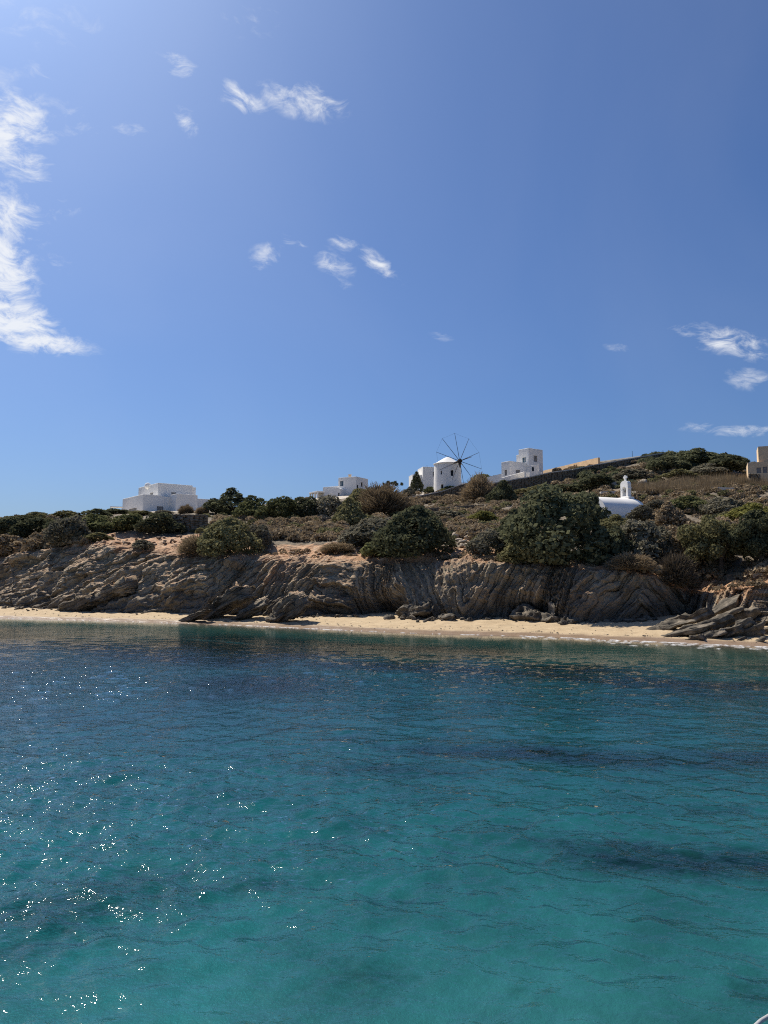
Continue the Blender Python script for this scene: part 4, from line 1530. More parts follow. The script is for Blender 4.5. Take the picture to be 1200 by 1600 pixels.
# tan walls above the ridge
g4 = thing('tan_wall', at_depth(845, 736, 182), 0, 'tan sloping wall on the ridge right of the tower house', 'wall')
c = g4.location.copy()
bm = bmesh.new(); wall_quad(bm, at_depth(846, 737, 204), at_depth(934.5, 723, 173), k4 * 1.0, k4 * 8, 4, .5, c); bm_obj('wall', bm, M['tan_wall'], g4)
g5 = thing('tan_wall', at_depth(936, 724, 186), 0, 'long low tan wall with pale coping along the ridge', 'wall')
c = g5.location.copy()
bm = bmesh.new(); wall_quad(bm, at_depth(936, 726, 200), at_depth(1012, 714, 180), k4 * 4, k4 * 1.6, 3, .5, c); bm_obj('wall', bm, M['tan_wall'], g5)
bm = bmesh.new()
A, B = at_depth(936, 726, 199.9) + Vector((0, 0, k4 * 4 + .16)), at_depth(1012, 714, 179.9) + Vector((0, 0, k4 * 1.6 + .16))
wall_quad(bm, A, B, .12, .12, .15, .8, c); bm_obj('coping', bm, M['concrete'], g5)

# tan unfinished building at the right edge
h5 = House(1169, 741, 142, -23, 'tan_building', 'tan rendered cubic building with two closed openings at the right edge')
r5 = h5.root
k5 = h5.h(1)
block(r5, 0, 9, 0, 6, -2, k5 * 18.5, F_=[(h5.wx(13.5), h5.wx(20.5), 2 + .1, 2 + k5 * 9.8, 'shutter'), (h5.wx(23.5), h5.wx(30.5), 2 + .1, 2 + k5 * 10.6, 'shutter')], mat='tan', cope=False)
block(r5, h5.wx(17.5), 9.1, .35, 5.5, k5 * 16, k5 * 43.5, mat='tan', cope=False)

# ------------------------------------------------------------------ windmill


def windmill():
    D = 182
    k = D / F
    base = at_depth(699.5, 770, D)
    root = thing('windmill', base, 0, 'round white windmill with bare radial spars and conical cap', 'windmill')
    rb_, rt_ = 22.3 * k, 20.8 * k
    zt = 45 * k
    # angles: 0 = toward the camera (-Y), positive to the right
    def at(px_, rad):
        return math.asin(max(-1, min(1, (px_ - 699.5) * k / rad)))
    holes = []     # th0, th1, z0, z1, kind
    for (pa, pb, pya, pyb, kd) in ((702.6, 707.2, 746, 737, 'dark'), (687.2, 689.2, 743.6, 737.5, 'dark'), (687.5, 691.2, 766, 759, 'door')):
        z0, z1 = (770 - pya) * k, (770 - pyb) * k
        rm = rb_ + (rt_ - rb_) * ((z0 + z1) / 2) / zt
        holes.append((at(pa, rm), at(pb, rm), z0, z1, kd))
    ths = sorted({*np.linspace(-math.pi, math.pi, 73)[:-1].tolist(), *[t for h_ in holes for t in h_[:2]]})
    zs = sorted({-3.0, *np.linspace(0, zt, 9).tolist(), *[z for h_ in holes for z in h_[2:4]]})
    V, Q = [], []

    def pt(t, z, d=0):
        r_ = rb_ + (rt_ - rb_) * z / zt - d
        V.append((r_ * math.sin(t), -r_ * math.cos(t), z))
        return len(V) - 1
    idx = {}
    def gp(i, j):
        i %= len(ths)
        if (i, j) not in idx:
            idx[(i, j)] = pt(ths[i], zs[j])
        return idx[(i, j)]
    for i in range(len(ths)):
        t0 = ths[i]; t1 = ths[i + 1] if i + 1 < len(ths) else math.pi
        for j in range(len(zs) - 1):
            tm, zm = (t0 + t1) / 2, (zs[j] + zs[j + 1]) / 2
            if any(h_[0] < tm < h_[1] and h_[2] < zm < h_[3] for h_ in holes):
                continue
            Q.append([gp(i, j), gp(i + 1, j), gp(i + 1, j + 1), gp(i, j + 1)])
    for t0, t1, z0, z1, kd in holes:
        for (a0, b0, a1, b1) in ((t0, z0, t1, z0), (t1, z0, t1, z1), (t1, z1, t0, z1), (t0, z1, t0, z0)):
            Q.append([pt(a0, b0), pt(a0, b0, .35), pt(a1, b1, .35), pt(a1, b1)])
    link('tower', new_mesh('tower', V, Q, smooth=False), M['white'], root)
    for t0, t1, z0, z1, kd in holes:
        V, Q = [], []
        n = 4
        for i in range(n):
            a0, a1 = t0 + (t1 - t0) * i / n, t0 + (t1 - t0) * (i + 1) / n
            Q.append([pt(a0, z0, .34), pt(a1, z0, .34), pt(a1, z1, .34), pt(a0, z1, .34)])
        pane = link('door_leaf' if kd == 'door' else 'window', new_mesh('window', V, Q), M['dark_opening'], root)
        # frame bars
        bm = bmesh.new()
        tm = (t0 + t1) / 2
        rr = rb_ + (rt_ - rb_) * (z0 + z1) / 2 / zt - .27
        nrm = Vector((math.sin(tm), -math.cos(tm), 0)); ux = Vector((math.cos(tm), math.sin(tm), 0))
        w = (t1 - t0) * rr
        org = nrm * rr
        for (a0, a1, b0, b1) in ((-w / 2, -w / 2 + .07, z0, z1), (w / 2 - .07, w / 2, z0, z1), (-w / 2 + .07, w / 2 - .07, z0, z0 + .07), (-w / 2 + .07, w / 2 - .07, z1 - .07, z1), (-.03, .03, z0 + .07, z1 - .07)):
            oriented_box(bm, org, ux, nrm, Vector((0, 0, 1)), a0, a1, -.03, .03, b0, b1)
        bmesh.ops.recalc_face_normals(bm, faces=bm.faces)
        bm_obj('frame', bm, M['wood'], pane)
    # cap: shallow eave and cone
    prof_ = [(rt_ + .02, zt - .1), (rt_ + .22, zt - .06), (rt_ + .24, zt + .08), (rt_ * .93, zt + k * 1.6), (rt_ * .72, zt + k * 4.2), (rt_ * .47, zt + k * 7.4), (rt_ * .25, zt + k * 10.0), (rt_ * .12, zt + k * 11.2), (0.02, zt + k * 11.7)]
    V, Q = [], []
    n = 72
    for (r_, z) in prof_:
        for i in range(n):
            t = 2 * math.pi * i / n
            V.append((r_ * math.cos(t), r_ * math.sin(t), z))
    for j in range(len(prof_) - 1):
        for i in range(n):
            Q.append([j * n + i, j * n + (i + 1) % n, (j + 1) * n + (i + 1) % n, (j + 1) * n + i])
    link('cap', new_mesh('cap', V, Q, smooth=True), M['white'], root)
    # axle: points right and towards the viewer
    phi = R(28)
    ax = Vector((math.sin(phi), -math.cos(phi), .06)).normalized()
    hub = Vector(((715.8 - 699.5) * k, 0, (770 - 724.3) * k))
    hub.y = -math.cos(phi) * (hub.x / math.sin(phi))
    bm = bmesh.new()
    bm_tube(bm, [hub - ax * 3.2, hub + ax * .5], .22, 10)
    bm_tube(bm, [hub + ax * .5, hub + ax * 5.0], [.10, .06], 8)
    bm_obj('axle', bm, M['wood'], root)
    bm = bmesh.new()
    bm_tube(bm, [hub - ax * .35, hub + ax * .35], .48, 12)
    bm_tube(bm, [hub + Vector((.05, -.1, -.3)), hub + Vector((.05, -.1, -1.5))], [.3, .16], 8)
    bm_obj('hub', bm, M['wood'], root)
    # spars: through the hub at the seen angles, in the plane square to the axle
    ex = Vector((math.cos(phi), math.sin(phi), 0))
    ez = ax.cross(ex)
    if ez.z < 0:
        ez = -ez
    tips = [(689, 691.5), (709.5, 681), (732.5, 687.5), (748.5, 708), (751.5, 734), (733, 746.8), (720.5, 758), (702.5, 754), (682.5, 741), (679, 713.5)]
    ends = []
    for (tx, ty) in tips:
        u_ = (tx - 715.8) * k / math.cos(phi)
        w_ = (724.3 - ty) * k
        e = hub + ex * u_ + ez * w_
        ends.append(e)
        bm = bmesh.new()
        d_ = (e - hub).normalized()
        bm_tube(bm, [hub - d_ * .4, hub + d_ * 2.5, e], [.07, .06, .042], 6)
        bm_obj('spar', bm, M['wood'], root)
    # rigging rope from tip to tip and stays to the axle end
    for i in range(len(ends)):
        bm = bmesh.new()
        bm_tube(bm, [ends[i], (ends[i] + ends[(i + 1) % len(ends)]) / 2 - Vector((0, 0, .08)), ends[(i + 1) % len(ends)]], .012, 4)
        bm_obj('rope', bm, M['iron'], root)


windmill()
# low white wall right of the mill
g6 = thing('low_wall', at_depth(724, 762, 180), 0, 'low white wall at the right foot of the windmill', 'wall')
c = g6.location.copy()
bm = bmesh.new(); wall_quad(bm, at_depth(722, 762, 182), at_depth(734, 760, 184), k4 * 7, k4 * 5, 2, .3, c); bm_obj('wall', bm, M['white'], g6)
g7 = thing('terrace_wall', at_depth(632, 773, 186), 0, 'low white terrace wall left of the cypress by the windmill', 'wall')
c = g7.location.copy()
bm = bmesh.new(); wall_quad(bm, at_depth(630, 769, 188), at_depth(645, 770, 186), k4 * 5, k4 * 4.5, 2, .3, c); bm_obj('wall', bm, M['white'], g7)

# ------------------------------------------------------------------ chapel


def chapel():
    D = 92
    k = D / F
    apex = at_depth(974, 779, D + 3.2)          # ridge point under the belfry
    phi = R(25)
    W2 = 2.9                                  # half width
    rise = 1.95
    wallh = 1.6
    ground_z = apex.z - rise - wallh
    root = thing('chapel', (apex.x, apex.y, ground_z), phi, 'small white barrel roofed chapel with open bell arch', 'chapel')
    # local frame: +x along the barrel to the belfry end (right and away), y across; belfry end at x = +.9
    x0, x1 = -5.4, .9
    n = 24
    V, Q = [], []
    def arc(x, r0, extra=0):
        row = []
        for i in range(n + 1):
            t = math.pi * i / n
            V.append((x, -math.cos(t) * (W2 + r0), wallh + math.sin(t) * (rise + r0)))
            row.append(len(V) - 1)
        return row
    ra, rb2 = arc(x0, 0), arc(x1, 0)
    for i in range(n):
        Q.append([ra[i], rb2[i], rb2[i + 1], ra[i + 1]])
    roof_me = new_mesh('roof', V, Q, smooth=True)
    link('roof', roof_me, M['white'], root)
    # end walls and side walls
    for x in (x0 + .02, x1 - .02):
        bm = bmesh.new()
        ring = [bm.verts.new((x, -math.cos(math.pi * i / n) * (W2 - .01), wallh + math.sin(math.pi * i / n) * (rise - .01))) for i in range(n + 1)]
        ring += [bm.verts.new((x, W2 - .01, -2)), bm.verts.new((x, -W2 + .01, -2))]
        bm.faces.new(ring)
        bm_obj('gable_wall', bm, M['white'], root)
    bm = bmesh.new()
    bm_box(bm, x0 + .03, x1 - .03, -W2 - .06, -W2 + .2, -2, wallh + .02, .03)
    bm_box(bm, x0 + .03, x1 - .03, W2 - .2, W2 + .06, -2, wallh + .02, .03)
    bm_obj('wall', bm, M['white'], root)
    bm = bmesh.new()
    bm_box(bm, x1 - .35, x1 + .25, -W2 - .32, -W2 - .065, -2, wallh + .28, .05)
    bm_obj('buttress', bm, M['white'], root)
    # belfry: pier wall with an arched opening, thin along x, wide along y
    bw, bt, bh = .64, .55, 1.8
    zb = wallh + rise - .25
    bm = bmesh.new()
    bm_box(bm, x1 - .95, x1 - .02, -bw - .35, bw + .35, zb - .5, zb + .42, .06)
    bm_obj('belfry_base', bm, M['white'], root)
    # arch outline in the (y,z) plane
    zs0, zs1 = zb + .42, zb + .42 + bh
    ow, oz0, ozs = .32, zs0 + .14, zs0 + 1.02
    outer = [(-bw, zs0), (bw, zs0), (bw, zs0 + bh * .92)] + [(math.cos(t) * bw, zs0 + bh * .92 + math.sin(t) * .42) for t in np.linspace(.35, math.pi - .35, 9)] + [(-bw, zs0 + bh * .92)]
    inner = [(-ow, oz0), (ow, oz0), (ow, ozs)] + [(math.cos(t) * ow, ozs + math.sin(t) * ow) for t in np.linspace(.2, math.pi - .2, 9)] + [(-ow, ozs)]
    bm = bmesh.new()
    xa, xb = x1 - .75, x1 - .75 + bt
    loops = []
    for x in (xa, xb):
        lo = [bm.verts.new((x, y, z)) for y, z in outer]
        li = [bm.verts.new((x, y, z)) for y, z in inner]
        m_ = len(lo)
        for i in range(m_):
            j = (i + 1) % m_
            bm.faces.new((lo[i], lo[j], li[j], li[i]))
        loops.append((lo, li))
    for which in (0, 1):
        A_l, B_l = loops[0][which], loops[1][which]
        for i in range(len(A_l)):
            j = (i + 1) % len(A_l)
            bm.faces.new((A_l[i], A_l[j], B_l[j], B_l[i]))
    bmesh.ops.recalc_face_normals(bm, faces=bm.faces)
    bm_obj('belfry', bm, M['white'], root)
    # small imposts and the cross
    bm = bmesh.new()
    for s in (-1, 1):
        bm_box(bm, xa - .06, xb + .06, s * bw - .07, s * bw + .07, zs0 + bh * .60, zs0 + bh * .60 + .1, .02)
    bm_obj('impost', bm, M['white'], root)
    xm = (xa + xb) / 2
    zc = zs0 + bh * .92 + .40
    bm = bmesh.new()
    bm_box(bm, xm - .09, xm + .09, -.13, .13, zc - .05, zc + .70, .03)
    bm_box(bm, xm - .09, xm + .09, -.32, -.132, zc + .34, zc + .56, .03)
    bm_box(bm, xm - .09, xm + .09, .132, .32, zc + .34, zc + .56, .03)
    bm_obj('cross', bm, M['white'], root)
    bm = bmesh.new()
    prof_ = [(.03, .32), (.09, .30), (.12, .15), (.15, .03), (.20, 0)]
    ringp = None
    for r_, z in prof_:
        ring = [bm.verts.new((xm + r_ * math.cos(2 * math.pi * i / 12), r_ * math.sin(2 * math.pi * i / 12), ozs - .38 + z)) for i in range(12)]
        if ringp:
            for i in range(12):
                bm.faces.new((ringp[i], ringp[(i + 1) % 12], ring[(i + 1) % 12], ring[i]))
        ringp = ring
    bm_tube(bm, [(xm, 0, ozs - .1), (xm, 0, ozs + ow - .02)], .02, 6)
    bm_obj('bell', bm, M['bronze'], root, True)


chapel()

# ------------------------------------------------------------------ utility pole with wires, fence posts
pp = at_depth(1134.5, 717, 170)
pole = thing('utility_pole', pp, 0, 'short dark utility pole on the ridge with a wire to the tan building', 'pole')
bm = bmesh.new(); bm_tube(bm, [(0, 0, -2), (0, 0, 1.55)], [.16, .13], 10); bm_obj('post', bm, M['wood'], pole)
bm = bmesh.new(); bm_tube(bm, [(.1, 0, 1.35), (.42, 0, 1.12)], .07, 8); bm_obj('insulator', bm, M['iron'], pole)
e = at_depth(1188, 721, 144) - pp
for k, (zz0, end) in enumerate(((1.3, e), (1.2, at_depth(1150, 716.5, 168) - pp))):
    A = Vector((.4, 0, zz0 - .15))
    pts = [A.lerp(end, i / 12) - Vector((0, 0, 1.0 * (1 - k * .8) * 4 * (i / 12) * (1 - i / 12))) for i in range(13)]
    bm = bmesh.new(); bm_tube(bm, pts, .035, 5); bm_obj('wire', bm, M['iron'], pole)
for px, py, hh, lab in ((988, 712, 1.1, 'thin post on the tan ridge wall'), (1024, 711, .8, 'first thin post on the ridge line'), (1036, 709, .7, 'second thin post on the ridge line'), (1151, 718, .8, 'thin post right of the utility pole')):
    P_ = at_depth(px, py, 186 if px == 988 else 172)
    bm = bmesh.new(); bm_tube(bm, [(0, 0, -1.5), (0, 0, hh)], .05, 6); bm_tube(bm, [(0, 0, hh), (0, 0, hh + .06)], .07, 6)
    o = bm_obj('fence_post', bm, M['iron'], label=lab, cat='post', group='thin posts on the ridge')
    o.location = P_

# ------------------------------------------------------------------ vegetation


def leaf_cloud(name, n, lobes, size, seed, elong=1.6, outward=.55, flat=0.0):
    """crown of leaf-sized faces on the skins of many lobes; lobes: (x,y,z,r)"""
    r_ = np.random.default_rng(seed)
    lob = np.array(lobes)
    w = lob[:, 3] ** 2
    ii = r_.choice(len(lob), n, p=w / w.sum())
    d = r_.normal(size=(n, 3)); d[:, 2] = d[:, 2] + .35
    d /= np.linalg.norm(d, axis=1, keepdims=True)
    rad = lob[ii, 3] * (1 + .26 * fbm(d[:, 0] * 2.5 + ii * 3.1, d[:, 1] * 2.5, d[:, 2] * 2.5, 3, seed)) * (1 - .30 * r_.random(n) ** 2.5)
    c = lob[ii, :3] + d * rad[:, None]
    keep = c[:, 2] > -.04
    # drop leaves deep inside another lobe
    for L0 in lob:
        inside = np.linalg.norm(c - L0[:3], axis=1) < L0[3] * .66
        keep &= ~inside
    c, d, ii = c[keep], d[keep], ii[keep]
    n = len(c)
    nr = d * outward + r_.normal(size=(n, 3)) * (1 - outward)
    nr /= np.linalg.norm(nr, axis=1, keepdims=True)
    t = np.cross(nr, r_.normal(size=(n, 3))); t /= np.linalg.norm(t, axis=1, keepdims=True)
    b = np.cross(nr, t)
    s = size * r_.uniform(.6, 1.35, n)[:, None]
    V = np.stack([c - t * s * elong * .5, c + b * s * .5 + nr * s * .12, c + t * s * elong * .5, c - b * s * .5 + nr * s * .12], 1).reshape(-1, 3)
    Q = np.arange(n * 4).reshape(-1, 4)
    me = new_mesh(name, V, Q)
    # leaf colour differs from sprig to sprig
    tint = np.clip(.45 + .30 * vnoise(c[:, 0] * 7, c[:, 1] * 7, c[:, 2] * 7, seed + 2) + r_.normal(0, .16, n), 0, 1)
    at = me.attributes.new('tint', 'FLOAT', 'POINT')
    at.data.foreach_set('value', np.repeat(tint, 4).astype(np.float32))
    return me


def twig_cloud(name, n, seed, lenr=(.10, .28), w=.010, dome=(1, 1, 1)):
    """dry shrub: sheaves of thin twigs radiating from the root"""
    r_ = np.random.default_rng(seed)
    d = r_.normal(size=(n, 3)); d[:, 2] = np.abs(d[:, 2]) + .05
    d /= np.linalg.norm(d, axis=1, keepdims=True)
    edge = .5 * (1 + .22 * fbm(d[:, 0] * 3, d[:, 1] * 3, d[:, 2] * 3, 3, seed))
    rr = edge * (1 - .55 * r_.random(n) ** 1.7)
    c = d * rr[:, None] * np.array([1, 1, 1.7])
    dr = d + r_.normal(0, .35, (n, 3)); dr[:, 2] += .25
    dr /= np.linalg.norm(dr, axis=1, keepdims=True)
    L_ = r_.uniform(*lenr, n)[:, None]
    s = np.cross(dr, r_.normal(size=(n, 3))); s /= np.linalg.norm(s, axis=1, keepdims=True)
    V = np.stack([c - s * w, c + s * w, c + dr * L_ + s * w * .4, c + dr * L_ - s * w * .4], 1).reshape(-1, 3)
    me = new_mesh(name, V, np.arange(n * 4).reshape(-1, 4))
    at = me.attributes.new('tint', 'FLOAT', 'POINT')
    at.data.foreach_set('value', np.repeat(np.clip(r_.normal(.5, .25, n), 0, 1), 4).astype(np.float32))
    return me


def dome_lobes(n, seed, rmin=.13, rmax=.26, flat=.9, peak=1.0):
    r_ = np.random.default_rng(seed)
    out = [(0, 0, .34 * flat, .30)]
    for i in range(n):
        th = r_.uniform(0, 6.28); u_ = r_.random() ** .6
        rr = .40 * u_
        z = (1 - u_ ** 2) * .62 * peak * r_.uniform(.55, 1.0) + .10
        out.append((rr * math.cos(th), rr * math.sin(th), z * flat, r_.uniform(rmin, rmax) * (1.05 - .35 * z)))
    return out


# unit crowns: about 1 wide (x,y) and .8 high
PROTO = {'big': [leaf_cloud('crown_big', 15000, dome_lobes(46, 200 + i, .085, .19), .030, 300 + i) for i in range(4)],
         'mid': [leaf_cloud('crown_mid', 6500, dome_lobes(26, 220 + i, .11, .22), .044, 320 + i) for i in range(4)],
         'small': [leaf_cloud('crown_small', 2600, dome_lobes(14, 240 + i, .14, .25), .065, 340 + i) for i in range(4)],
         'dry': [twig_cloud('crown_dry', 5200, 360 + i) for i in range(3)],
         'cone': [leaf_cloud('crown_cone', 4200, [(.16 * math.cos(i * 2.4) * (1 - i / 20), .16 * math.sin(i * 2.4) * (1 - i / 20), .12 + i * .046, .26 * (1 - i / 24)) for i in range(19)], .05, 380)]}


for l_ in PROTO.values():
    for me_ in l_:
        co = np.empty(len(me_.vertices) * 3, np.float32)
        me_.vertices.foreach_get('co', co)
        co = co.reshape(-1, 3)
        w_ = (np.percentile(co[:, 0], 99) - np.percentile(co[:, 0], 1) + np.percentile(co[:, 1], 99) - np.percentile(co[:, 1], 1)) / 2
        co[:, :2] /= w_
        co[:, 2] /= np.percentile(co[:, 2], 99)
        me_.vertices.foreach_set('co', co.ravel())
        me_.update()


def trunk_mesh(name, seed, limbs=5, hgt=.45, rad=.022):
    r_ = np.random.default_rng(seed)
    bm = bmesh.new()
    bm_tube(bm, [(0, 0, -.12), (r_.normal(0, .01), 0, .05), (r_.normal(0, .02), r_.normal(0, .02), hgt * .4)], [rad * 1.5, rad * 1.1, rad], 8)
    for i in range(limbs):
        th = i * 6.28 / limbs + r_.uniform(-.4, .4)
        l = r_.uniform(.22, .4)
        z0 = r_.uniform(.04, hgt * .4)
        bm_tube(bm, [(0, 0, z0), (l * .4 * math.cos(th), l * .4 * math.sin(th), z0 + .12), (l * math.cos(th), l * math.sin(th), z0 + r_.uniform(.2, .36))], [rad * .75, rad * .5, rad * .2], 6)
    me = bpy.data.meshes.new(name)
    bm.to_mesh(me); bm.free()
    return me


TR = [trunk_mesh('trunk', 400 + i) for i in range(4)]
for t_ in TR:
    t_.materials.append(M['bark'])


def bush(px, py, wpx, hpx, kind, mat, label, group='shrubs on the slope', name='shrub', cat='shrub', D=None, seed=None, lift=0):
    if D is None:
        P = ground(px, py)
    else:
        P = at_depth(px, py, D)
    k = P.y / F
    i = len(bush.all) if seed is None else seed
    me = PROTO[kind][i % len(PROTO[kind])]
    t = thing(name, P, (i * 2.39) % 6.28, label, cat, group)
    cr = link('crown', me, None, t)
    if len(me.materials) == 0:
        me.materials.append(M['leaf_dark'])
    cr.material_slots[0].link = 'OBJECT'
    cr.material_slots[0].material = M[mat]
    w = wpx * k
    depth_ = w
    sc = (w, depth_, hpx * k)
    # scale is in the turned frame: keep crowns round in plan
    m_ = (w + depth_) / 2
    cr.scale = (m_, m_, sc[2])
    cr.location = (0, 0, lift - .05)
    tk = link('trunk', TR[i % len(TR)], None, t)
    tk.scale = (m_, m_, max(hpx * k, .5) * 1.15)
    bush.all.append(t)
    return t


bush.all = []
B_ = [
    # left bank
    (12, 842, 66, 32, 'mid', 'leaf_dark', 'dark green bush at the far left edge above the white concrete edge'),
    (58, 840, 72, 30, 'mid', 'leaf_dark', 'dark green bush second from the left edge of the slope'),
    (104, 834, 58, 24, 'mid', 'leaf_dark', 'dark green bush third from the left edge of the slope'),
    (36, 815, 70, 10, 'mid', 'leaf_dark', 'low dark bush on the skyline at the far left'),
    (63, 811, 36, 11, 'small', 'leaf_olive', 'rounded olive bush on the skyline above the low left wall'),
    (106, 809, 46, 11, 'small', 'leaf_olive', 'wide olive bush on the skyline left of the pergola'),
    (150, 808, 42, 13, 'small', 'leaf_dark', 'dark rounded bush on the skyline just left of the pergola'),
    (148, 829, 68, 25, 'mid', 'leaf_green', 'green bush in the hedge below the pergola'),
    (200, 829, 64, 26, 'mid', 'leaf_green', 'green bush in the middle of the hedge below the white house'),
    (250, 832, 66, 30, 'mid', 'leaf_dark', 'darkest rounded bush at the right end of the hedge'),
    (108, 862, 66, 42, 'mid', 'leaf_grey', 'large grey green bush beside the left end of the ochre soil'),
    (66, 866, 52, 34, 'small', 'twig_brown', 'grey brown bush low on the slope left of the large grey bush'),
    (18, 874, 66, 30, 'small', 'twig_brown', 'grey brown bush low at the far left edge of the slope'),
    (62, 885, 34, 18, 'dry', 'twig_brown', 'brown dry shrub growing on the left cliff slope'),
    (150, 846, 46, 14, 'small', 'leaf_olive', 'low olive mat shrub on top of the ochre soil'),
    (182, 803, 52, 8, 'small', 'leaf_dark', 'low dark bush below the left corner of the white house'),
    (218, 804, 38, 6, 'small', 'leaf_olive', 'low olive bush in front of the white house door'),
    (255, 803, 28, 6, 'small', 'leaf_grey', 'low grey bush in front of the white house middle'),
    (291, 802, 24, 13, 'dry', 'twig_brown', 'bare twiggy shrub against the white house wall'),
    (315, 803, 20, 10, 'dry', 'twig_brown', 'small twiggy shrub at the right corner of the white house'),
    (225, 861, 34, 13, 'small', 'leaf_grey', 'small grey shrub on the ochre soil patch'),
    # middle left
    (362, 803, 62, 39, 'cone', 'leaf_dark', 'dark pointed bush at the right end of the white house'),
    (338, 803, 44, 22, 'mid', 'leaf_dark', 'dark spreading bush at the foot of the pointed bush'),
    (396, 812, 66, 36, 'mid', 'leaf_green', 'green bush in the row right of the pointed bush'),
    (436, 813, 62, 36, 'mid', 'leaf_green', 'brightest green bush in the middle of the row above the low terrace wall'),
    (476, 811, 56, 34, 'mid', 'leaf_dark', 'dark bush in the row below the veranda'),
    (512, 809, 54, 34, 'mid', 'leaf_grey', 'grey green bush at the right end of the row below the chimney house'),
    (358, 867, 92, 56, 'big', 'leaf_olive', 'large brown green bush on the cliff rim left of the pale gully'),
    (312, 870, 66, 28, 'dry', 'twig_brown', 'grey thorny shrub left of the large brown green bush'),
    (404, 855, 46, 34, 'mid', 'leaf_grey', 'grey bush at the right shoulder of the large brown green bush'),
    (458, 830, 36, 10, 'small', 'leaf_olive', 'flat olive shrub alone on the slope below the low terrace wall'),
    (548, 826, 62, 46, 'mid', 'leaf_olive', 'dark olive bush below the chimney house'),
    (600, 806, 84, 48, 'dry', 'twig_brown', 'large rounded grey twiggy bush left of the windmill wall'),
    (568, 790, 56, 26, 'mid', 'leaf_olive', 'olive bush at the foot of the chimney house'),
    (585, 852, 92, 42, 'mid', 'leaf_grey', 'grey bush mass left of the biggest green bush'),
    (648, 868, 120, 74, 'big', 'leaf_dark', 'biggest dark green bush above the cave'),
    (596, 870, 66, 24, 'small', 'leaf_green', 'low green bush on the rim in front of the biggest bush'),
    (528, 862, 56, 14, 'dry', 'twig_brown', 'low brown scrub tuft on the rim above the middle cliff'),
    # windmill and tower house
    (651, 771, 22, 33, 'cone', 'leaf_dark', 'dark upright cypress like tree beside the windmill'),
    (640, 775, 22, 13, 'small', 'leaf_grey', 'grey bush at the foot of the cypress'),
    (672, 770, 18, 10, 'small', 'leaf_green', 'small green bush between cypress and windmill'),
    (705, 771, 30, 11, 'small', 'leaf_green', 'rounded green bush in front of the windmill base'),
    (748, 783, 52, 40, 'dry', 'twig_brown', 'grey spiky bush right of the windmill'),
    (786, 785, 46, 34, 'mid', 'leaf_dark', 'dark bush below the long stone wall right of the spiky bush'),
    (752, 757, 36, 17, 'small', 'leaf_green', 'green bush on the skyline between windmill and tower house'),
    (773, 757, 22, 14, 'small', 'leaf_olive', 'olive bush at the left corner of the tower house'),
    # right middle
    (866, 876, 164, 112, 'big', 'leaf_dark', 'huge dark bush left of the chapel on the right cliff rim'),
    (806, 852, 74, 54, 'mid', 'leaf_dark', 'dark bush at the left shoulder of the huge dark bush'),
    (762, 866, 62, 38, 'mid', 'leaf_grey', 'grey bush right of the pile of pale stones'),
    (832, 880, 84, 42, 'mid', 'leaf_olive', 'olive bush at the foot of the huge dark bush'),
    (916, 822, 54, 52, 'small', 'leaf_dark', 'sprawling dark branch bush before the chapel roof end'),
    (962, 828, 62, 24, 'mid', 'leaf_olive', 'olive bush directly in front of the chapel wall'),
    (1006, 822, 54, 30, 'mid', 'leaf_grey', 'grey olive bush at the right corner of the chapel'),
    (1000, 880, 98, 64, 'mid', 'leaf_grey', 'broad grey green bush on the slope below the chapel'),
    (955, 880, 66, 54, 'mid', 'leaf_dark', 'dark bush between the huge dark bush and the broad grey one'),
    (1044, 826, 60, 40, 'mid', 'twig_brown', 'brown grey bush right of the chapel corner bush'),
    (985, 892, 70, 26, 'dry', 'twig_brown', 'bare dry shrub overhanging the right cliff rim'),
    (1075, 802, 62, 26, 'mid', 'leaf_green', 'green bush on the slope under the dry grass'),
    (1130, 804, 62, 26, 'mid', 'leaf_grey', 'bluish grey bush right of the green slope bush'),
    (1176, 812, 80, 26, 'mid', 'leaf_yellow', 'yellow green bush at the right edge above the trees'),
    (1026, 800, 44, 18, 'mid', 'leaf_grey', 'grey bush on the slope right above the chapel end'),
    (1086, 886, 84, 66, 'mid', 'twig_brown', 'brown leafless looking bush left of the rim trees'),
    (1056, 948, 64, 46, 'dry', 'twig_pale', 'pale dry shrub hanging over the gully right of the cliff'),
    # ridge
    (1088, 728, 84, 26, 'mid', 'leaf_dark', 'dark bush on top of the ridge'),
    (1132, 738, 74, 28, 'mid', 'leaf_dark', 'dark bush on the ridge left of the tan building'),
    (1044, 736, 62, 20, 'mid', 'leaf_dark', 'dark bush on the left flank of the ridge top'),
    (1060, 748, 50, 14, 'small', 'leaf_olive', 'low olive bush under the ridge top'),
    (1105, 742, 60, 18, 'mid', 'leaf_grey', 'low grey bush above the tan dry stone wall'),
    (936, 765, 72, 22, 'mid', 'leaf_dark', 'dark bush on the slope left above the belfry'),
    (884, 772, 56, 16, 'small', 'leaf_dark', 'dark low bush below the long stone wall'),
    (990, 750, 56, 16, 'small', 'leaf_grey', 'grey bush on the slope above the belfry'),
    (838, 772, 60, 14, 'small', 'leaf_olive', 'olive bush at the foot of the long stone wall'),
    (880, 798, 60, 16, 'small', 'leaf_olive', 'low olive bush on the open slope above the huge dark bush'),
    (700, 812, 50, 14, 'small', 'leaf_grey', 'low grey shrub on the open slope below the windmill'),
    (755, 815, 44, 16, 'small', 'leaf_yellow', 'yellow green shrub above the pile of pale stones'),
    (660, 806, 44, 12, 'small', 'leaf_olive', 'low olive shrub under the windmill terrace wall'),
]
for t_ in B_:
    nm, ct = ('cypress_tree', 'tree') if 'cypress like' in t_[6] else ('shrub', 'shrub')
    bush(*t_, name=nm, cat=ct)


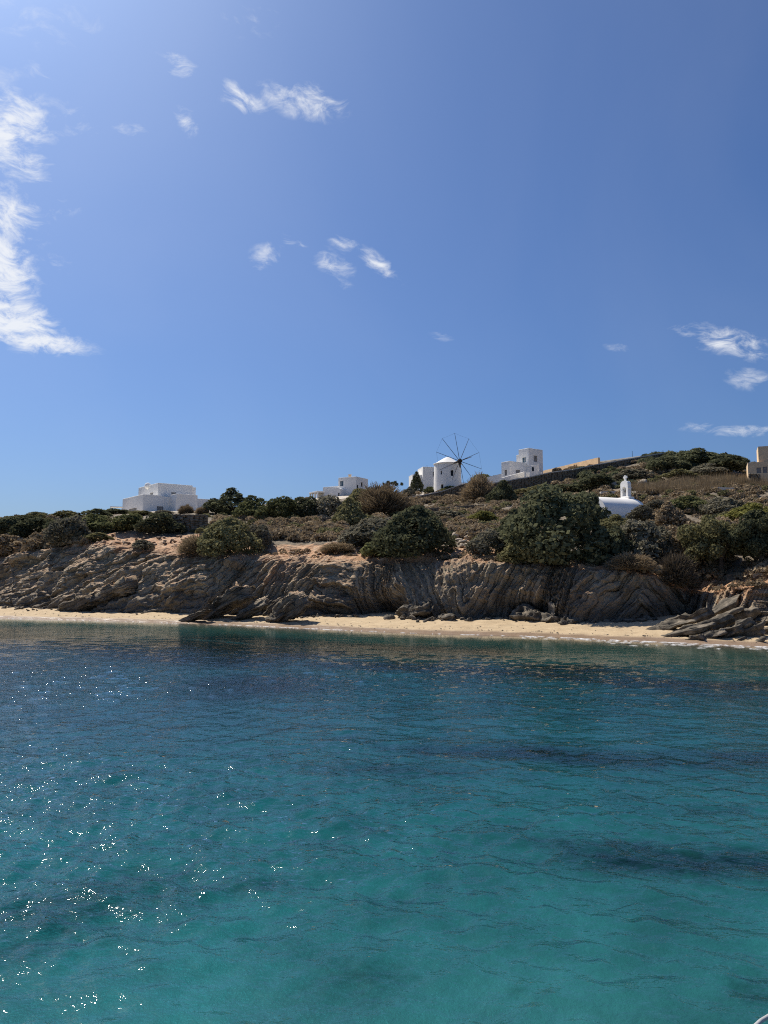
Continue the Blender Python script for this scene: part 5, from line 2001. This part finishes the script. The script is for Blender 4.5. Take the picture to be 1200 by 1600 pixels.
# two trees with visible trunks on the right rim
def rim_tree(px, py, wpx, hpx, label, mat, seed, lean=.0):
    P = ground(px, py)
    k = P.y / F
    Hh = hpx * k
    w = wpx * k
    t = thing('juniper_tree', P, 0, label, 'tree', 'trees on the right rim')
    r_ = np.random.default_rng(seed)
    bm = bmesh.new()
    bm_tube(bm, [(0, 0, -.5), (.05, 0, .4), (lean * .5, .05, Hh * .35), (lean, .1, Hh * .65)], [.26, .2, .16, .08], 9)
    lob = []
    for i in range(9):
        th = i * .7 + r_.uniform(-.3, .3)
        z0 = Hh * r_.uniform(.16, .5)
        l = w * r_.uniform(.2, .42)
        e = Vector((l * math.cos(th), l * math.sin(th) * .8, z0 + Hh * r_.uniform(.05, .3)))
        bm_tube(bm, [(lean * .3, 0, z0), (e.x * .5, e.y * .5, z0 + (e.z - z0) * .7), e], [.1, .07, .03], 6)
    for i in range(60):
        th = r_.uniform(0, 6.28); u_ = r_.random() ** .55
        z = Hh * (.30 + .62 * r_.random() * (1 - .55 * u_ ** 2))
        lob.append((w * .43 * u_ * math.cos(th), w * .36 * u_ * math.sin(th), z, r_.uniform(.05, .12) * w))
    bm_obj('trunk', bm, M['bark'], t)
    me = leaf_cloud('crown', 17000, lob, .15, seed)
    link('crown', me, M[mat], t)


rim_tree(1126, 902, 124, 108, 'spreading dark tree with a visible trunk on the right rim', 'leaf_olive', 501, .3)
rim_tree(1190, 890, 96, 98, 'dark tree cut by the right edge of the picture', 'leaf_dark', 502, -.2)


# umbrella pine-like small tree on the skyline left of the windmill
def skyline_tree():
    P = at_depth(612, 770, 188)
    t = thing('small_pine', P, 0, 'small flat topped tree on the skyline between chimney house and windmill', 'tree')
    r_ = np.random.default_rng(61)
    k = 188 / F
    bm = bmesh.new()
    bm_tube(bm, [(0, 0, -1), (.1, 0, 1.0), (.2, 0, 2.0)], [.16, .12, .06], 8)
    lob = []
    for i in range(13):
        x = r_.uniform(-18, 16) * k
        z = (9 + r_.uniform(0, 7) - abs(x / k) * .25) * k + .3
        bm_tube(bm, [(.1, 0, .9), (x * .6, r_.normal(0, .3), z * .8), (x, r_.normal(0, .4), z)], [.06, .04, .02], 5)
        lob.append((x, r_.normal(0, .4), z, r_.uniform(.22, .48)))
    bm_obj('trunk', bm, M['bark'], t)
    link('crown', leaf_cloud('crown', 2600, lob, .16, 62), M['leaf_dark'], t)


skyline_tree()


# ground cover: low cushions of scrub nobody could count
def ground_cover(name, label, regions, mats, n_each, size, seed, kindfun='leaf', cat='scrub'):
    r_ = np.random.default_rng(seed)
    Vs, Qs, Ts = [], [], []
    base = 0
    for (x0, x1, y0, y1, n) in regions:
        px = r_.uniform(x0, x1, n); py = r_.uniform(y0, y1, n)
        for i in range(n):
            G = ground(px[i], py[i])
            s = r_.uniform(*size)
            m = n_each
            d = r_.normal(size=(m, 3)); d[:, 2] = np.abs(d[:, 2]) + .1
            d /= np.linalg.norm(d, axis=1, keepdims=True)
            if kindfun == 'leaf':
                c = np.array(G) + d * np.array([s * .5, s * .5, s * .38]) * (1 - .3 * r_.random(m) ** 2)[:, None]
                nr = d * .5 + r_.normal(size=(m, 3)) * .5
                nr /= np.linalg.norm(nr, axis=1, keepdims=True)
                t = np.cross(nr, r_.normal(size=(m, 3))); t /= np.linalg.norm(t, axis=1, keepdims=True)
                b = np.cross(nr, t)
                ls = s * .11 * r_.uniform(.6, 1.3, m)[:, None]
                V = np.stack([c - t * ls, c + b * ls * .6, c + t * ls, c - b * ls * .6], 1)
            else:
                c = np.array(G) + d * np.array([s * .5, s * .5, 0])
                dr = d * .35 + np.array([0, 0, 1.0]) + r_.normal(0, .15, (m, 3))
                ln = s * r_.uniform(.35, .75, m)[:, None]
                sd_ = np.cross(dr, r_.normal(size=(m, 3))); sd_ /= np.linalg.norm(sd_, axis=1, keepdims=True)
                V = np.stack([c - sd_ * .022, c + sd_ * .022, c + dr * ln + sd_ * .008, c + dr * ln - sd_ * .008], 1)
            Vs.append(V.reshape(-1, 3))
            tint = np.clip(r_.uniform(.15, .8) + r_.normal(0, .15, m), 0, 1)
            Ts.append(np.repeat(tint, 4))
            base += m
    V = np.concatenate(Vs)
    me = new_mesh(name, V, np.arange(len(V)).reshape(-1, 4))
    at = me.attributes.new('tint', 'FLOAT', 'POINT')
    at.data.foreach_set('value', np.concatenate(Ts).astype(np.float32))
    return link(name, me, M[mats], kind='stuff', label=label, cat=cat)


ground_cover('scrub', 'low grey brown scrub cushions all over the slopes', [(630, 860, 782, 846, 330), (870, 1200, 722, 806, 420), (1200, 1340, 750, 905, 190), (-110, 0, 812, 890, 90), (770, 900, 752, 790, 130), (640, 780, 772, 800, 90), (340, 560, 812, 846, 150), (0, 130, 812, 905, 120), (420, 640, 780, 844, 90), (1010, 1200, 780, 915, 120)],
             'twig_brown', 170, (.9, 2.4), 701)
ground_cover('green_scrub', 'low olive green scrub cushions between the grey ones', [(640, 870, 785, 850, 120), (880, 1200, 730, 812, 150), (1200, 1340, 755, 900, 60), (0, 340, 806, 834, 50), (340, 620, 800, 842, 50), (780, 1030, 860, 884, 40)],
             'leaf_olive', 170, (.9, 2.2), 702)
ground_cover('ridge_scrub', 'dark evergreen scrub covering the crest of the ridge', [(1005, 1165, 707, 734, 170), (900, 1010, 736, 764, 60)], 'leaf_dark', 200, (1.4, 3.2), 705)
ground_cover('dry_grass', 'straw coloured dry grass on the right slope', [(985, 1040, 762, 772, 70), (1060, 1200, 750, 764, 170), (1030, 1110, 758, 770, 50)], 'grass_dry', 50, (1.0, 2.0), 703, 'grass', 'grass')
ground_cover('rim_scrub', 'thin dry tufts along the cliff rim', [(300, 700, 862, 872, 60), (690, 730, 868, 882, 40), (740, 1040, 872, 890, 60), (1040, 1200, 905, 925, 60)], 'twig_brown', 90, (.4, 1.0), 704)

# ------------------------------------------------------------------ boat rail at the corner
bp = at_depth(1190, 1594, 2.2)
rail = thing('boat_rail', bp, 0, 'thin pale rail of the boat at the bottom right corner', 'rail')
bm = bmesh.new()
bm_tube(bm, [at_depth(*p) - bp for p in ((1120, 1690, 2.0), (1176, 1607, 2.15), (1189, 1595, 2.2), (1204, 1586, 2.25), (1250, 1570, 2.4), (1400, 1540, 2.8))], .0055, 10)
bm_obj('tube', bm, M['steel'], rail, True)
bm = bmesh.new()
q0 = at_depth(1250, 1570, 2.4) - bp
bm_tube(bm, [q0, q0 + Vector((0, 0, -.8))], .005, 8)
bm_obj('stanchion', bm, M['steel'], rail, True)
